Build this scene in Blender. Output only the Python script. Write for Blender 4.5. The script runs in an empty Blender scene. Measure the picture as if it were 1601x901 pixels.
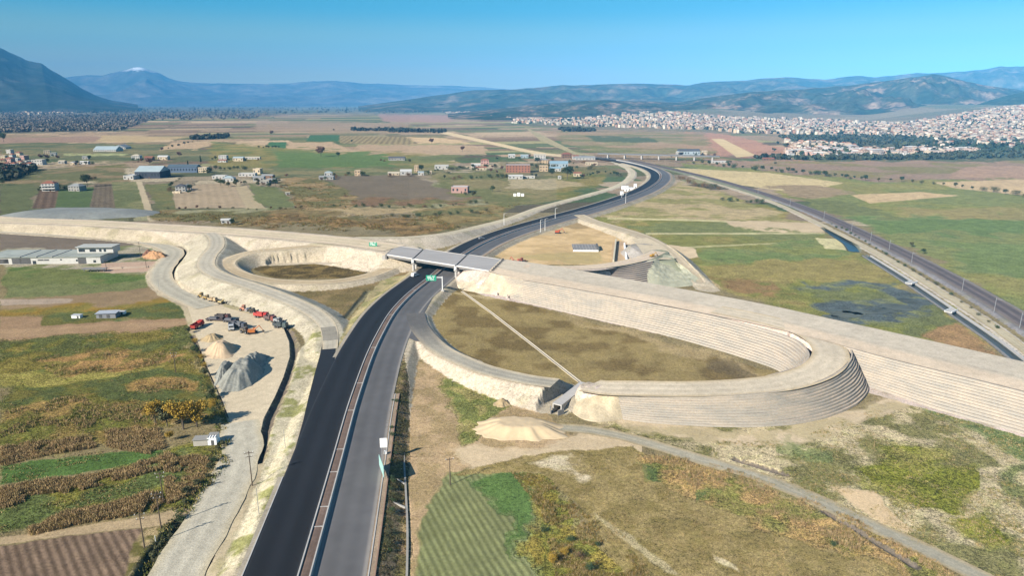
import bpy, bmesh, math, random
import numpy as np
from mathutils import Vector, Matrix
rnd = random.Random(7)
rng = np.random.default_rng(11)
S = bpy.context.scene
COL = S.collection
R = math.radians

# ------------------------------------------------------------------ camera, sky, sun, exposure
CAM_H = 100.0
PITCH = R(15.1)
FPX = 1082.0
cd = bpy.data.cameras.new('camera'); cam = bpy.data.objects.new('camera', cd); COL.objects.link(cam)
cam.location = (0, 0, CAM_H); cam.rotation_euler = (R(90) - PITCH, 0, 0)
cd.sensor_width = 36; cd.lens = 36 * FPX / 1601.0
cd.clip_start = 1; cd.clip_end = 90000
S.camera = cam
HAZE = 6.0e-5
SUN_EL, SUN_AZ = R(31), math.atan2(-0.74, -0.67)      # sun stands behind and to the left of the camera
w = bpy.data.worlds.new('World'); S.world = w; w.use_nodes = True
nt = w.node_tree; nt.nodes.clear()
SKY_RAMP = [(0.0, (3.2, 2.5, 0.7)), (0.029, (2.6, 2.3, 0.8)), (0.075, (0.95, 1.85, 1.7)), (0.123, (0.05, 1.35, 2.1)), (0.4, (0.25, 0.62, 1.35)), (1.0, (0.25, 0.5, 1.1))]
sky = nt.nodes.new('ShaderNodeTexSky'); sky.sky_type = 'NISHITA'; sky.sun_disc = False
sky.sun_elevation = SUN_EL; sky.sun_rotation = SUN_AZ
sky.altitude = 0; sky.air_density = 1.0; sky.dust_density = 0.1; sky.ozone_density = 2.0
# clear dry autumn air: the sky texture is drawn towards a measured blue gradient over elevation
tcw = nt.nodes.new('ShaderNodeTexCoord'); sx = nt.nodes.new('ShaderNodeSeparateXYZ'); nt.links.new(tcw.outputs['Generated'], sx.inputs[0])
ramp = nt.nodes.new('ShaderNodeValToRGB'); ramp.color_ramp.interpolation = 'EASE'
for i_, (ps_, c_) in enumerate(SKY_RAMP):
    e_ = ramp.color_ramp.elements[i_] if i_ < 2 else ramp.color_ramp.elements.new(ps_)
    e_.position = ps_; e_.color = (*c_, 1)
nt.links.new(sx.outputs['Z'], ramp.inputs[0])
hs = nt.nodes.new('ShaderNodeMix'); hs.data_type = 'RGBA'; hs.inputs['Factor'].default_value = 0.94
bg = nt.nodes.new('ShaderNodeBackground'); bg.inputs[1].default_value = 0.12
wo = nt.nodes.new('ShaderNodeOutputWorld')
nt.links.new(sky.outputs[0], hs.inputs['A']); nt.links.new(ramp.outputs[0], hs.inputs['B']); nt.links.new(hs.outputs['Result'], bg.inputs[0]); nt.links.new(bg.outputs[0], wo.inputs[0])
sl = bpy.data.lights.new('sun', 'SUN'); sl.energy = 4.6; sl.angle = R(0.55); sl.color = (1.0, 0.93, 0.83)
so = bpy.data.objects.new('sun', sl); COL.objects.link(so); so.location = (-300, -300, 500)
sd = Vector((math.sin(SUN_AZ) * math.cos(SUN_EL), math.cos(SUN_AZ) * math.cos(SUN_EL), math.sin(SUN_EL)))
so.rotation_euler = sd.to_track_quat('Z', 'Y').to_euler()
S.view_settings.view_transform = 'Standard'; S.view_settings.look = 'None'
S.view_settings.exposure = 1.22; S.view_settings.gamma = 1.0; S.view_settings.use_curve_mapping = False
S.render.engine = 'CYCLES'
S.cycles.use_denoising = True; S.cycles.max_bounces = 5; S.cycles.diffuse_bounces = 2; S.cycles.volume_bounces = 0
S.cycles.transparent_max_bounces = 4

# ------------------------------------------------------------------ helpers
SP, CP = math.sin(PITCH), math.cos(PITCH)
def P(px, py, z=0.0):
    u = (px - 800.5) / FPX; v = (py - 450.5) / FPX
    t = (CAM_H - z) / (SP + v * CP)
    return np.array([u * t, t * (CP - v * SP), z])
def PY(px, py, Y):
    u = (px - 800.5) / FPX; v = (py - 450.5) / FPX
    t = Y / (CP - v * SP)
    return np.array([u * t, Y, CAM_H - t * (SP + v * CP)])
def to_px(X, Y, Z):
    dz = Z - CAM_H
    zc = Y * CP - dz * SP
    return 800.5 + FPX * X / zc, 450.5 + FPX * (-(Y * SP + dz * CP)) / zc
def path(pts, step=3.0, smooth=True):
    W = np.array([P(*p) for p in pts])
    if smooth and len(W) > 2:
        ext = np.vstack([2 * W[0] - W[1], W, 2 * W[-1] - W[-2]])
        out = []
        for i in range(1, len(ext) - 2):
            p0, p1, p2, p3 = ext[i - 1:i + 3]
            n = max(2, int(np.linalg.norm(p2 - p1) / step))
            # centripetal style tangents keep uneven spacing calm
            d1 = np.linalg.norm(p2 - p1)
            m1 = (p2 - p0) / max(1e-6, np.linalg.norm(p2 - p0)) * d1
            m2 = (p3 - p1) / max(1e-6, np.linalg.norm(p3 - p1)) * d1
            t = np.linspace(0, 1, n, endpoint=False)[:, None]
            out.append((2*t**3-3*t**2+1)*p1 + (t**3-2*t**2+t)*m1 + (-2*t**3+3*t**2)*p2 + (t**3-t**2)*m2)
        out.append(W[-1][None]); W = np.vstack(out)
    return W
def resample(W, n):
    d = np.r_[0, np.cumsum(np.linalg.norm(np.diff(W, axis=0), axis=1))]
    s = np.linspace(0, d[-1], n)
    return np.column_stack([np.interp(s, d, W[:, k]) for k in range(3)])
def offset(W, off, dz=0.0):
    T = np.gradient(W[:, :2], axis=0); T /= np.maximum(1e-9, np.linalg.norm(T, axis=1))[:, None]
    N = np.column_stack([T[:, 1], -T[:, 0]])           # to the right of travel
    o = np.asarray(off)
    out = W.copy(); out[:, :2] += N * (o[:, None] if o.ndim else o); out[:, 2] += dz
    return out

def hash2(ix, iy, seed):
    h = (ix.astype(np.int64) * 374761393 + iy.astype(np.int64) * 668265263 + seed * 1442695041) & 0xffffffff
    h = ((h ^ (h >> 13)) * 1274126177) & 0xffffffff
    return ((h ^ (h >> 16)) & 0xffff) / 65535.0
def vnoise(x, y, sc, seed=0):
    x = x / sc; y = y / sc
    ix = np.floor(x); iy = np.floor(y); fx = x - ix; fy = y - iy
    fx = fx * fx * (3 - 2 * fx); fy = fy * fy * (3 - 2 * fy)
    a = hash2(ix, iy, seed); b = hash2(ix + 1, iy, seed); c = hash2(ix, iy + 1, seed); d = hash2(ix + 1, iy + 1, seed)
    return (a * (1 - fx) + b * fx) * (1 - fy) + (c * (1 - fx) + d * fx) * fy
def fbm(x, y, sc, seed=0, o=3):
    r = 0; amp = 1; tot = 0
    for k in range(o):
        r = r + amp * vnoise(x, y, sc / 2.03 ** k, seed + 17 * k); tot += amp; amp *= 0.5
    return r / tot

def tag(o, label=None, cat=None, group=None, kind=None):
    if label: o['label'] = label
    if cat: o['category'] = cat
    if group: o['group'] = group
    if kind: o['kind'] = kind
    return o
def empty(name, loc=(0, 0, 0), rz=0.0):
    o = bpy.data.objects.new(name, None); COL.objects.link(o); o.location = loc; o.rotation_euler = (0, 0, rz)
    o.empty_display_size = 0.5
    return o
class MB:
    def __init__(s): s.v = []; s.f = []; s.m = []
    def poly(s, vs, mi=0):
        n = len(s.v); s.v.extend([tuple(map(float, q)) for q in vs]); s.f.append(tuple(range(n, n + len(vs)))); s.m.append(mi)
    def box(s, c, d, rz=0.0, mi=0, top=None, taper=1.0):
        x, y, z = c; a, b, h = d[0] / 2, d[1] / 2, d[2]
        n = len(s.v); cs, sn = math.cos(rz), math.sin(rz)
        for zz, k in ((0, 1.0), (h, taper)):
            for sx, sy in ((-1, -1), (1, -1), (1, 1), (-1, 1)):
                X, Y = sx * a * k, sy * b * k
                s.v.append((x + X * cs - Y * sn, y + X * sn + Y * cs, z + zz))
        for q, mm in (((3, 2, 1, 0), mi), ((4, 5, 6, 7), mi if top is None else top), ((0, 1, 5, 4), mi), ((1, 2, 6, 5), mi), ((2, 3, 7, 6), mi), ((3, 0, 4, 7), mi)):
            s.f.append(tuple(n + i for i in q)); s.m.append(mm)
        return s
    def tube(s, p, q, r0, r1=None, n=8, mi=0, caps=True):
        r1 = r0 if r1 is None else r1
        p = Vector(p); q = Vector(q); d = (q - p).normalized()
        a = d.orthogonal().normalized(); b = d.cross(a)
        k = len(s.v)
        for c, r in ((p, r0), (q, r1)):
            for i in range(n):
                t = 2 * math.pi * i / n
                s.v.append(tuple(c + (a * math.cos(t) + b * math.sin(t)) * r))
        for i in range(n):
            j = (i + 1) % n
            s.f.append((k + i, k + j, k + n + j, k + n + i)); s.m.append(mi)
        if caps:
            s.f.append(tuple(k + i for i in reversed(range(n)))); s.m.append(mi)
            s.f.append(tuple(k + n + i for i in range(n))); s.m.append(mi)
        return s
    def build(s, name, mats, parent=None, smooth=False, link=True):
        me = bpy.data.meshes.new(name); me.from_pydata(s.v, [], s.f)
        if not isinstance(mats, (list, tuple)): mats = [mats]
        for m in mats: me.materials.append(m)
        if len(mats) > 1: me.polygons.foreach_set('material_index', s.m)
        if smooth: me.polygons.foreach_set('use_smooth', [True] * len(s.f))
        me.update()
        o = bpy.data.objects.new(name, me); COL.objects.link(o)
        if parent is not None: o.parent = parent
        return o
def npmesh(name, V, F, mats, parent=None, smooth=False, col=None, extra=None, mi=None):
    """V Nx3 floats, F Mx3 or Mx4 ints."""
    V = np.asarray(V, dtype=np.float32); F = np.asarray(F, dtype=np.int32)
    me = bpy.data.meshes.new(name); k = F.shape[1]
    me.vertices.add(len(V)); me.vertices.foreach_set('co', V.ravel())
    me.loops.add(F.size); me.loops.foreach_set('vertex_index', F.ravel())
    me.polygons.add(len(F)); me.polygons.foreach_set('loop_start', np.arange(0, F.size, k, dtype=np.int32))
    if not isinstance(mats, (list, tuple)): mats = [mats]
    for m in mats: me.materials.append(m)
    if mi is not None: me.polygons.foreach_set('material_index', np.asarray(mi, dtype=np.int32))
    me.polygons.foreach_set('use_smooth', np.full(len(F), smooth, dtype=bool))
    me.update(calc_edges=True)
    if col is not None:
        a = me.attributes.new('Col', 'FLOAT_COLOR', 'POINT')
        a.data.foreach_set('color', np.column_stack([col, np.ones(len(V))]).astype(np.float32).ravel())
    if extra is not None:
        for kx, arr in extra.items():
            a = me.attributes.new(kx, 'FLOAT', 'POINT'); a.data.foreach_set('value', arr.astype(np.float32))
    me.validate()
    o = bpy.data.objects.new(name, me); COL.objects.link(o)
    if parent is not None: o.parent = parent
    return o
def copy_tree(o, parent=None, label=None):
    c = o.copy(); COL.objects.link(c)
    if parent is not None: c.parent = parent
    for ch in list(o.children): copy_tree(ch, c)
    if label: c['label'] = label
    return c

def lin(c):
    c = np.asarray(c, dtype=float) / 255.0
    return np.where(c <= 0.04045, c / 12.92, ((c + 0.055) / 1.055) ** 2.4)
KALB = 0.62
def A(r, g, b, k=1.0): return lin((r, g, b)) * KALB * k

def newmat(name):
    m = bpy.data.materials.new(name); m.use_nodes = True; t = m.node_tree
    b = t.nodes['Principled BSDF']; return m, t, b
def mat(name, c, rough=0.9, var=0.18, scale=1.0, metal=0.0, bump=0.0, spec=0.3, obj=True, scale2=None, stretch=None):
    """plain material with two octaves of tone variation so nothing reads as one flat colour"""
    m, t, b = newmat(name); N, L = t.nodes, t.links
    tc = N.new('ShaderNodeTexCoord'); src = tc.outputs['Object']
    if stretch:
        mp = N.new('ShaderNodeMapping'); mp.inputs['Scale'].default_value = stretch; L.new(src, mp.inputs[0]); src = mp.outputs[0]
    n1 = N.new('ShaderNodeTexNoise'); n1.inputs['Scale'].default_value = scale; n1.inputs['Detail'].default_value = 5
    n2 = N.new('ShaderNodeTexNoise'); n2.inputs['Scale'].default_value = scale2 or scale * 0.13; n2.inputs['Detail'].default_value = 3
    L.new(src, n1.inputs['Vector']); L.new(src, n2.inputs['Vector'])
    ad = N.new('ShaderNodeMath'); ad.operation = 'ADD'; L.new(n1.outputs[0], ad.inputs[0]); L.new(n2.outputs[0], ad.inputs[1])
    mr = N.new('ShaderNodeMapRange'); mr.inputs[1].default_value = 0.6; mr.inputs[2].default_value = 1.4
    mr.inputs[3].default_value = 1 - var; mr.inputs[4].default_value = 1 + var; L.new(ad.outputs[0], mr.inputs[0])
    mx = N.new('ShaderNodeVectorMath'); mx.operation = 'SCALE'; mx.inputs[0].default_value = tuple(c[:3]); L.new(mr.outputs[0], mx.inputs['Scale'])
    L.new(mx.outputs[0], b.inputs['Base Color'])
    b.inputs['Roughness'].default_value = rough; b.inputs['Metallic'].default_value = metal
    b.inputs['Specular IOR Level'].default_value = spec
    if bump:
        bp = N.new('ShaderNodeBump'); bp.inputs['Strength'].default_value = bump; bp.inputs['Distance'].default_value = 0.1
        L.new(n1.outputs[0], bp.inputs['Height']); L.new(bp.outputs[0], b.inputs['Normal'])
    return m
def colmat(name, rough=0.95, var=0.12, scale=1.0, spec=0.1):
    m, t, b = newmat(name); N, L = t.nodes, t.links
    at = N.new('ShaderNodeAttribute'); at.attribute_name = 'Col'
    tc = N.new('ShaderNodeTexCoord')
    n1 = N.new('ShaderNodeTexNoise'); n1.inputs['Scale'].default_value = scale; n1.inputs['Detail'].default_value = 4
    L.new(tc.outputs['Object'], n1.inputs['Vector'])
    mr = N.new('ShaderNodeMapRange'); mr.inputs[1].default_value = 0.25; mr.inputs[2].default_value = 0.75
    mr.inputs[3].default_value = 1 - var; mr.inputs[4].default_value = 1 + var; L.new(n1.outputs[0], mr.inputs[0])
    mx = N.new('ShaderNodeVectorMath'); mx.operation = 'SCALE'; L.new(at.outputs['Color'], mx.inputs[0]); L.new(mr.outputs[0], mx.inputs['Scale'])
    L.new(mx.outputs[0], b.inputs['Base Color']); b.inputs['Roughness'].default_value = rough; b.inputs['Specular IOR Level'].default_value = spec
    return m

# ------------------------------------------------------------------ routes (photo points turned into world points at their own height)
ZM = 2.0
PT_MW = [(455,975,ZM),(477,901,ZM),(528,718,ZM),(548,645,ZM),(562,602,ZM),(578,558,ZM),(594,524,ZM),(614,490,ZM),(640,462,ZM),(671,437,ZM),(697,416,ZM),(725,398,ZM),
         (757,380,ZM),(800,363,ZM),(860,345,ZM),(925,327,ZM),(975,311,ZM),(1008,298,ZM),(1026,287,ZM),(1033,278,ZM),(1030,270,ZM),(1018,263.5,ZM),(1000,258,ZM),(975,252.5,ZM),(945,248,ZM),(900,243,ZM)]
MW = path(PT_MW, 4)
PT_WEST = [(-260,325,3.5),(-120,333,4),(0,343.5,5),(125,348,6),(237,354.5,6.8),(350,361,7.6),(450,369,8.4),(550,378.5,9),(617,388,9)]
PT_EAST_FAR = [(783,405,9),(817,409,9),(879,418,9.2),(947,430.5,9.5),(1017,443,9.9),(1100,458,9.99),(1200,477,10.14),(1305,500,10.26),(1450,532,10.35),(1601,566,10.35),(1800,612,10.35),(2050,672,10.35)]
PT_EAST_NEAR = [(763,423.5,9),(800,435,9),(850,443,9.1),(900,452,9.4),(960,463,9.7),(1025,475,9.90),(1125,495,10.02),(1200,511,10.11),(1270,528,10.20),(1330,544,10.29),(1385,559,10.32),(1450,575,10.35),(1525,593,10.35),(1601,612,10.35),(1800,664,10.35),(2050,732,10.35)]
PT_LOOP = [(1120,484,10.05),(1180,496,10.10),(1228,508,10.11),(1265,521,10.08),(1291,538,9.99),(1299,556,9.9),(1285,576,9.5),(1248,592,9.2),(1200,601.5,9),(1100,608,8.4),(1000,607.5,7.6),(948,606.5,7.2),(922,603,6.3)]
PT_LOOP2 = [(868,599,5.6),(835,595,5.0),(800,588,4.4),(760,578,3.8),(722,563,3.2),(690,547,2.6),(668,527,2.2),(655,508,2.05),(650,490,2.0)]
PT_RAMPL = [(330,364,7.6),(338,373,7.5),(338,386,7.2),(326,401,6.8),(323,417,6.3),(343,431,5.8),(398,449,5.0),(448,468,4.2),(484,485,3.4),(508,504,2.7),(516,524,2.1),(516,546,2.0)]
PT_LLOOP = [(600,386,9),(560,383,8.8),(510,383.5,8.2),(450,388,7.5),(400,393,6.6),(368,402,5.8),(355,413,5.0),(372,427,4.2),(415,438,3.4),(470,441.5,2.8),(525,440,2.4),(572,432,2.2),(606,420,2.1),(632,409,2.0)]
PT_SERV = [(-200,352,0.5),(-80,357,0.5),(0,361,0.5),(100,367,0.5),(205,375,0.5),(252,384,0.5),(272,395,0.5),(262,411,0.4),(251,428,0.3),(258,446,0.25),(285,462,0.2),(325,480,0.15)]
PT_SERV2 = [(376,660,0.1),(378,700,0.1),(366,735,0.1),(335,800,0.1),(304,850,0.1),(272,905,0.1),(230,975,0.1)]
PT_TRACK = [(850,668,0.1),(905,670,0.1),(960,680,0.1),(1010,692,0.1),(1100,720,0.1),(1180,744,0.1),(1260,775,0.1),(1340,812,0.1),(1420,848,0.1),(1500,886,0.1),(1600,935,0.1)]
PT_RAIL = [(985,250,1),(1040,262,1),(1120,281,1),(1200,305,1),(1275,332,1),(1350,366,1),(1420,400,1),(1490,437,1),(1560,477,1),(1601,503,1),(1700,566,1),(1850,670,1)]
PT_RSERV = [(1080,275,0.4),(1200,313,0.4),(1275,347,0.4),(1340,380,0.4),(1387,405,0.4),(1430,431,0.4),(1500,475,0.4),(1550,508,0.4),(1601,547,0.4),(1700,622,0.4),(1850,745,0.4)]
PT_CANAL = [(1355,400,0),(1405,431,0),(1475,478,0),(1495,492,0),(1550,530,0),(1597,567,0),(1700,650,0)]
PT_NERAMP = [(905,336,2),(925,345,2.3),(955,354,2.8),(995,366,3.8),(1025,380,4.8),(1046,396,5.4),(1062,412,4.6),(1080,428,2.4),(1096,443,.4),(1106,452,0)]
PT_NELOOP = [(820,416,9),(870,419,8.9),(925,417.5,8.4),(970,412,7.8),(1008,403,7.2),(1030,393,6.6)]
PT_FARW = [(560,372,8.6),(640,371,7),(700,365,5),(762,351,2.6),(800,341,1.8),(850,323,1),(925,303,.8),(965,291,.8),(985,279,.8),(988,268,.8),(975,259,.8),(955,253,.8)]

# ------------------------------------------------------------------ height raster for the earthworks
RX0, RX1, RY0, RY1, RS = -520.0, 520.0, 60.0, 1160.0, 0.8
gx = np.arange(RX0, RX1, RS); gy = np.arange(RY0, RY1, RS)
HM = np.zeros((len(gy), len(gx)), np.float32)
CR = np.zeros((len(gy), len(gx), 3), np.float32); CA = np.zeros((len(gy), len(gx)), np.float32)
def segfield(W, reach, fn):
    for i in range(len(W) - 1):
        a, b = W[i], W[i + 1]
        x0, x1 = min(a[0], b[0]) - reach, max(a[0], b[0]) + reach
        y0, y1 = min(a[1], b[1]) - reach, max(a[1], b[1]) + reach
        i0, i1 = max(0, int((x0 - RX0) / RS)), min(len(gx), int((x1 - RX0) / RS) + 1)
        j0, j1 = max(0, int((y0 - RY0) / RS)), min(len(gy), int((y1 - RY0) / RS) + 1)
        if i1 <= i0 or j1 <= j0: continue
        X = gx[i0:i1][None, :]; Y = gy[j0:j1][:, None]
        d = b[:2] - a[:2]; L2 = float(d @ d) + 1e-9
        t = np.clip(((X - a[0]) * d[0] + (Y - a[1]) * d[1]) / L2, 0, 1)
        D = np.hypot(X - (a[0] + t * d[0]), Y - (a[1] + t * d[1]))
        z = a[2] + t * (b[2] - a[2])
        fn((slice(j0, j1), slice(i0, i1)), D, z)
def fill(W, hw, slope, col, drop=0.15, base=0.0, reach=None, colreach=0.0):
    c = np.asarray(col, np.float32)
    def fn(sl, D, z):
        h = (z - drop) - np.maximum(0, D - hw) * slope
        old = HM[sl]; m = h > old + 1e-4
        HM[sl] = np.where(m, h, old)
        mc = m | (D < hw + colreach)
        CR[sl][mc] = c; CA[sl] = np.maximum(CA[sl], mc.astype(np.float32))
    zmax = W[:, 2].max()
    segfield(W, reach or (hw + (zmax + 1) / slope + 2), fn)
def cut(W, hw, depth, slope=1.0, col=None, abs_z=None):
    c = None if col is None else np.asarray(col, np.float32)
    ZL = np.interp
    def fn(sl, D, z):
        zb = z - depth if abs_z is None else abs_z
        h = zb + np.maximum(0, D - hw) * slope
        old = HM[sl]; m = (h < old) & (D < hw + depth / slope + 1.0)
        HM[sl] = np.where(m, h, old)
        if c is not None:
            mm = m & (D < hw + depth / slope)
            CR[sl][mm] = c; CA[sl] = np.maximum(CA[sl], mm.astype(np.float32))
    segfield(W, hw + depth / slope + 3, fn)
def between(a, b):                                        # centre line and half width between two edge lines
    n = 160
    A_, B_ = resample(a, n), resample(b, n)
    return (A_ + B_) / 2, np.linalg.norm((A_ - B_)[:, :2], axis=1) / 2

CREAM = A(208, 188, 154); CREAM2 = A(198, 178, 142); TANS = A(186, 168, 134); SLG = A(196, 180, 146); GREY = A(150, 146, 138); PINK = A(214, 190, 164)
west = path(PT_WEST, 4); loop = path(PT_LOOP, 3); loop2 = path(PT_LOOP2, 3); rampL = path(PT_RAMPL, 3); lloop = path(PT_LLOOP, 3)
serv = path(PT_SERV, 3); serv2 = path(PT_SERV2, 3); track = path(PT_TRACK, 3); rail = path(PT_RAIL, 4); rserv = path(PT_RSERV, 4)
canal = path(PT_CANAL, 4); neramp = path(PT_NERAMP, 3); neloop = path(PT_NELOOP, 3); farw = path(PT_FARW, 4)
eastF = path(PT_EAST_FAR, 4); eastN = path(PT_EAST_NEAR, 4)
fill(MW, 15.5, 0.5, TANS, colreach=1.0)
fill(west, 15.0, 0.55, CREAM, drop=0.2)
fill(farw, 5.0, 0.5, CREAM)
fill(rampL, 6.0, 0.42, SLG)
fill(lloop, 5.5, 0.62, CREAM2)
fill(neramp, 6.5, 0.6, CREAM2); fill(neloop, 6.0, 0.7, PINK)
# stone pad beside the north-east ramp
pad = path([(1005,384,5.6),(1025,396,5.9),(1036,404,6.2)], 3); fill(pad, 9, 0.9, A(172,160,140), drop=.3)
ec, ew = between(eastF, eastN)
for k in range(0, 159):                                   # wide embankment of the east approach
    fill(ec[k:k + 2], float(ew[k]) - 1.6, 0.75 if True else 1, PINK, drop=0.25) if ec[k][0] < 515 else None
# on its walled side the earth stands back behind the wall: shave it to the wall line
def shave(line, side, top_drop=0.5, slope=3.4, inset=1.6):
    """cuts earth on the outer side of a wall's top line so that only the wall face shows there"""
    W = line
    def fn(sl, D, z):
        pass
    for i in range(len(W) - 1):
        a, b = W[i], W[i + 1]; reach = 26
        i0, i1 = max(0, int((min(a[0], b[0]) - reach - RX0) / RS)), min(len(gx), int((max(a[0], b[0]) + reach - RX0) / RS) + 1)
        j0, j1 = max(0, int((min(a[1], b[1]) - reach - RY0) / RS)), min(len(gy), int((max(a[1], b[1]) + reach - RY0) / RS) + 1)
        if i1 <= i0 or j1 <= j0: continue
        X = gx[i0:i1][None, :]; Y = gy[j0:j1][:, None]
        d = b[:2] - a[:2]; L = math.hypot(*d)
        if L < 1e-6: continue
        t = ((X - a[0]) * d[0] + (Y - a[1]) * d[1]) / (L * L)
        s = ((X - a[0]) * d[1] - (Y - a[1]) * d[0]) / L * side      # positive on the outer side
        m = (t > -0.05) & (t < 1.05) & (s > -inset) & (s < reach)
        h = np.maximum(0.0, a[2] - 1.0 - (s + inset) * slope)
        sl = (slice(j0, j1), slice(i0, i1))
        HM[sl] = np.where(m & (HM[sl] > h), h, HM[sl])
fill(loop, 3.8, 2.2, PINK, drop=0.25)
fill(loop2, 5.0, 0.62, CREAM, drop=0.38)
# walls: top and foot lines
W_OUT_TOP = path([(948,615.5,7.2),(1000,617.5,7.6),(1062,619,8.1),(1130,618,8.6),(1200,613.5,9.0),(1262,602,9.2),(1300,587,9.5),(1322,571,9.8),(1331,556,9.93),(1329,545,10.08)], 2)
W_OUT_BASE = path([(958,654,0),(1005,661,0),(1062,665.5,0),(1130,668.5,0),(1200,668,0),(1268,660,0),(1318,645,0),(1347,628,0),(1357,612,0),(1356,596,0)], 2)
W_IN_TOP = path([(772,427,9),(800,435.5,9),(850,443.5,9.1),(900,452.5,9.4),(960,463.5,9.7),(1025,476,9.90),(1125,496,10.02),(1200,516,10.08),(1245,531,9.99),(1261,545,9.93),(1266,557,9.8),(1256,569,9.5),(1226,581,9.2),(1198,588.5,9.0)], 2)
W_IN_BASE = path([(760,450,0),(800,467,0),(850,480,0),(900,492,0),(960,506,0),(1025,521,0),(1112,545,0),(1185,568,0),(1212,578,0),(1228,588,0),(1231,596,0),(1222,604,0),(1200,611,0),(1180,616,0)], 2)
W_E_TOP = path([(1318,541,10.26),(1385,559.5,10.32),(1450,575.5,10.35),(1525,593.5,10.35),(1601,612.5,10.35),(1800,664,10.35),(2050,732,10.35)], 3)
W_E_BASE = path([(1335,598,0),(1400,619,0),(1455,638,0),(1525,658,0),(1601,680,0),(1800,745,0),(2050,835,0)], 3)
W_NE_TOP = path([(905,423.5,8.6),(930,423.5,8.4),(960,419.5,7.9),(1000,412,7.3),(1022,407.5,7.0)], 2)
W_NE_BASE = path([(895,432,0),(925,438,0),(955,444,0),(985,447,0),(1013,443,0)], 2)
shave(W_IN_TOP, 1); shave(W_NE_TOP, 1); shave(eastN[eastN[:, 0] > P(1236, 520, 11)[0]], 1)
# the open cut for the drain between the two halves of the loop
cut(path([(855,645,0),(885,622,0),(925,598,0)], 2), 3.2, 0.3, 1.1, A(190,172,138), abs_z=0.0)
# inner yard of the left loop
cut(path([(430,414,0),(480,412,0),(540,412,0)], 2), 4, 0.1, 0.6)
fill(serv, 7.5, 0.5, CREAM2); fill(rail, 7.5, 0.5, A(140,132,122)); fill(rserv, 3.6, 0.5, A(205,188,158))
fill(path([(1040,262,.5),(1120,283,.5),(1200,309,.5)],4), 9, .4, A(128,132,108))
DITCH = A(118,104,84)  # ditch soil, darkened to paint in the shade down in the cuts
cut(path([(277,386,0),(287,394,0),(281,406,0),(270,420,0),(267,436,0),(276,452,0),(304,467,0)], 2), 0.8, 1.6, 1.2, A(96,86,70), abs_z=-1.4)
cut(path([(425,500,0),(447,513,0),(458,532,0),(460,556,0),(450,588,0),(436,622,0),(420,660,0),(404,722,0)], 2), 0.6, 1.6, 1.3, DITCH, abs_z=-1.3)
cut(path([(377,777,0),(349,826,0),(309,905,0),(280,960,0)], 2), 0.35, 1.1, 1.4, DITCH, abs_z=-0.9)
cut(path([(302,525,0),(320,560,0),(345,610,0),(362,652,0)], 2), 0.5, 1.0, 1.2, DITCH, abs_z=-0.8)
cut(path([(283,820,0),(255,855,0),(222,910,0),(190,960,0)], 2), 1.2, 1.6, 0.8, A(88,86,58), abs_z=-1.5)
0 and cut(path([(625,600,0),(622,690,0),(618,780,0),(612,905,0),(606,960,0)], 2), 0.8, 1.8, 0.7, A(98,88,62), abs_z=-0.7)
cut(canal, 2.2, 2.2, 1.5, A(90,100,108), abs_z=-1.8)
cut(path([(1293,357,0),(1312,370,0),(1328,381,0),(1336,392,0)], 3), 3.0, 2.2, 0.9, A(110,115,100), abs_z=-1.6)
cut(path([(1150,718,0),(1200,733,0),(1230,742,0)], 2), 0.5, .9, 1.2, DITCH, abs_z=-0.8)
cut(path([(1290,800,0),(1340,830,0),(1390,860,0),(1430,885,0)], 2), 0.4, .8, 1.2, DITCH, abs_z=-0.8)
cut(path([(575,455,0),(540,497,0)], 2), 0.6, 1.1, .9, A(120,112,82), abs_z=-0.9)
# strip ditch seen dark beside the drain and the north-east pad
cut(path([(1040,395,0),(1070,425,0),(1092,442,0)], 2), 1.0, 1.6, 1.0, A(88,82,66), abs_z=-1.0)

def hill_z(X, Y):
    """terrain beyond the plain: the slope the town climbs"""
    u = X / np.maximum(Y, 1)
    s = np.clip((Y - 1750) / 1700, 0, 1); s = s * s * (3 - 2 * s)
    q = np.clip((u - 0.50) / 0.25, 0, 1.3)
    h = 92 * s * q
    s2 = np.clip((Y - 2900) / 1600, 0, 1); s2 = s2 * s2 * (3 - 2 * s2)
    h = h + 55 * s2 * np.clip((u - 0.08) / 0.2, 0, 1) * (0.55 + 0.9 * vnoise(X, Y, 620, 5)) * np.clip((0.75 - u) / 0.2, 0, 1)
    return h
def Hs(X, Y):
    X = np.asarray(X, float); Y = np.asarray(Y, float)
    fx = np.clip((X - RX0) / RS, 0, len(gx) - 1.001); fy = np.clip((Y - RY0) / RS, 0, len(gy) - 1.001)
    ix = fx.astype(int); iy = fy.astype(int); fx -= ix; fy -= iy
    inside = (X > RX0) & (X < RX1 - RS) & (Y > RY0) & (Y < RY1 - RS)
    h = (HM[iy, ix] * (1 - fx) + HM[iy, ix + 1] * fx) * (1 - fy) + (HM[iy + 1, ix] * (1 - fx) + HM[iy + 1, ix + 1] * fx) * fy
    return np.where(inside, h, 0) + hill_z(X, Y)
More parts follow.
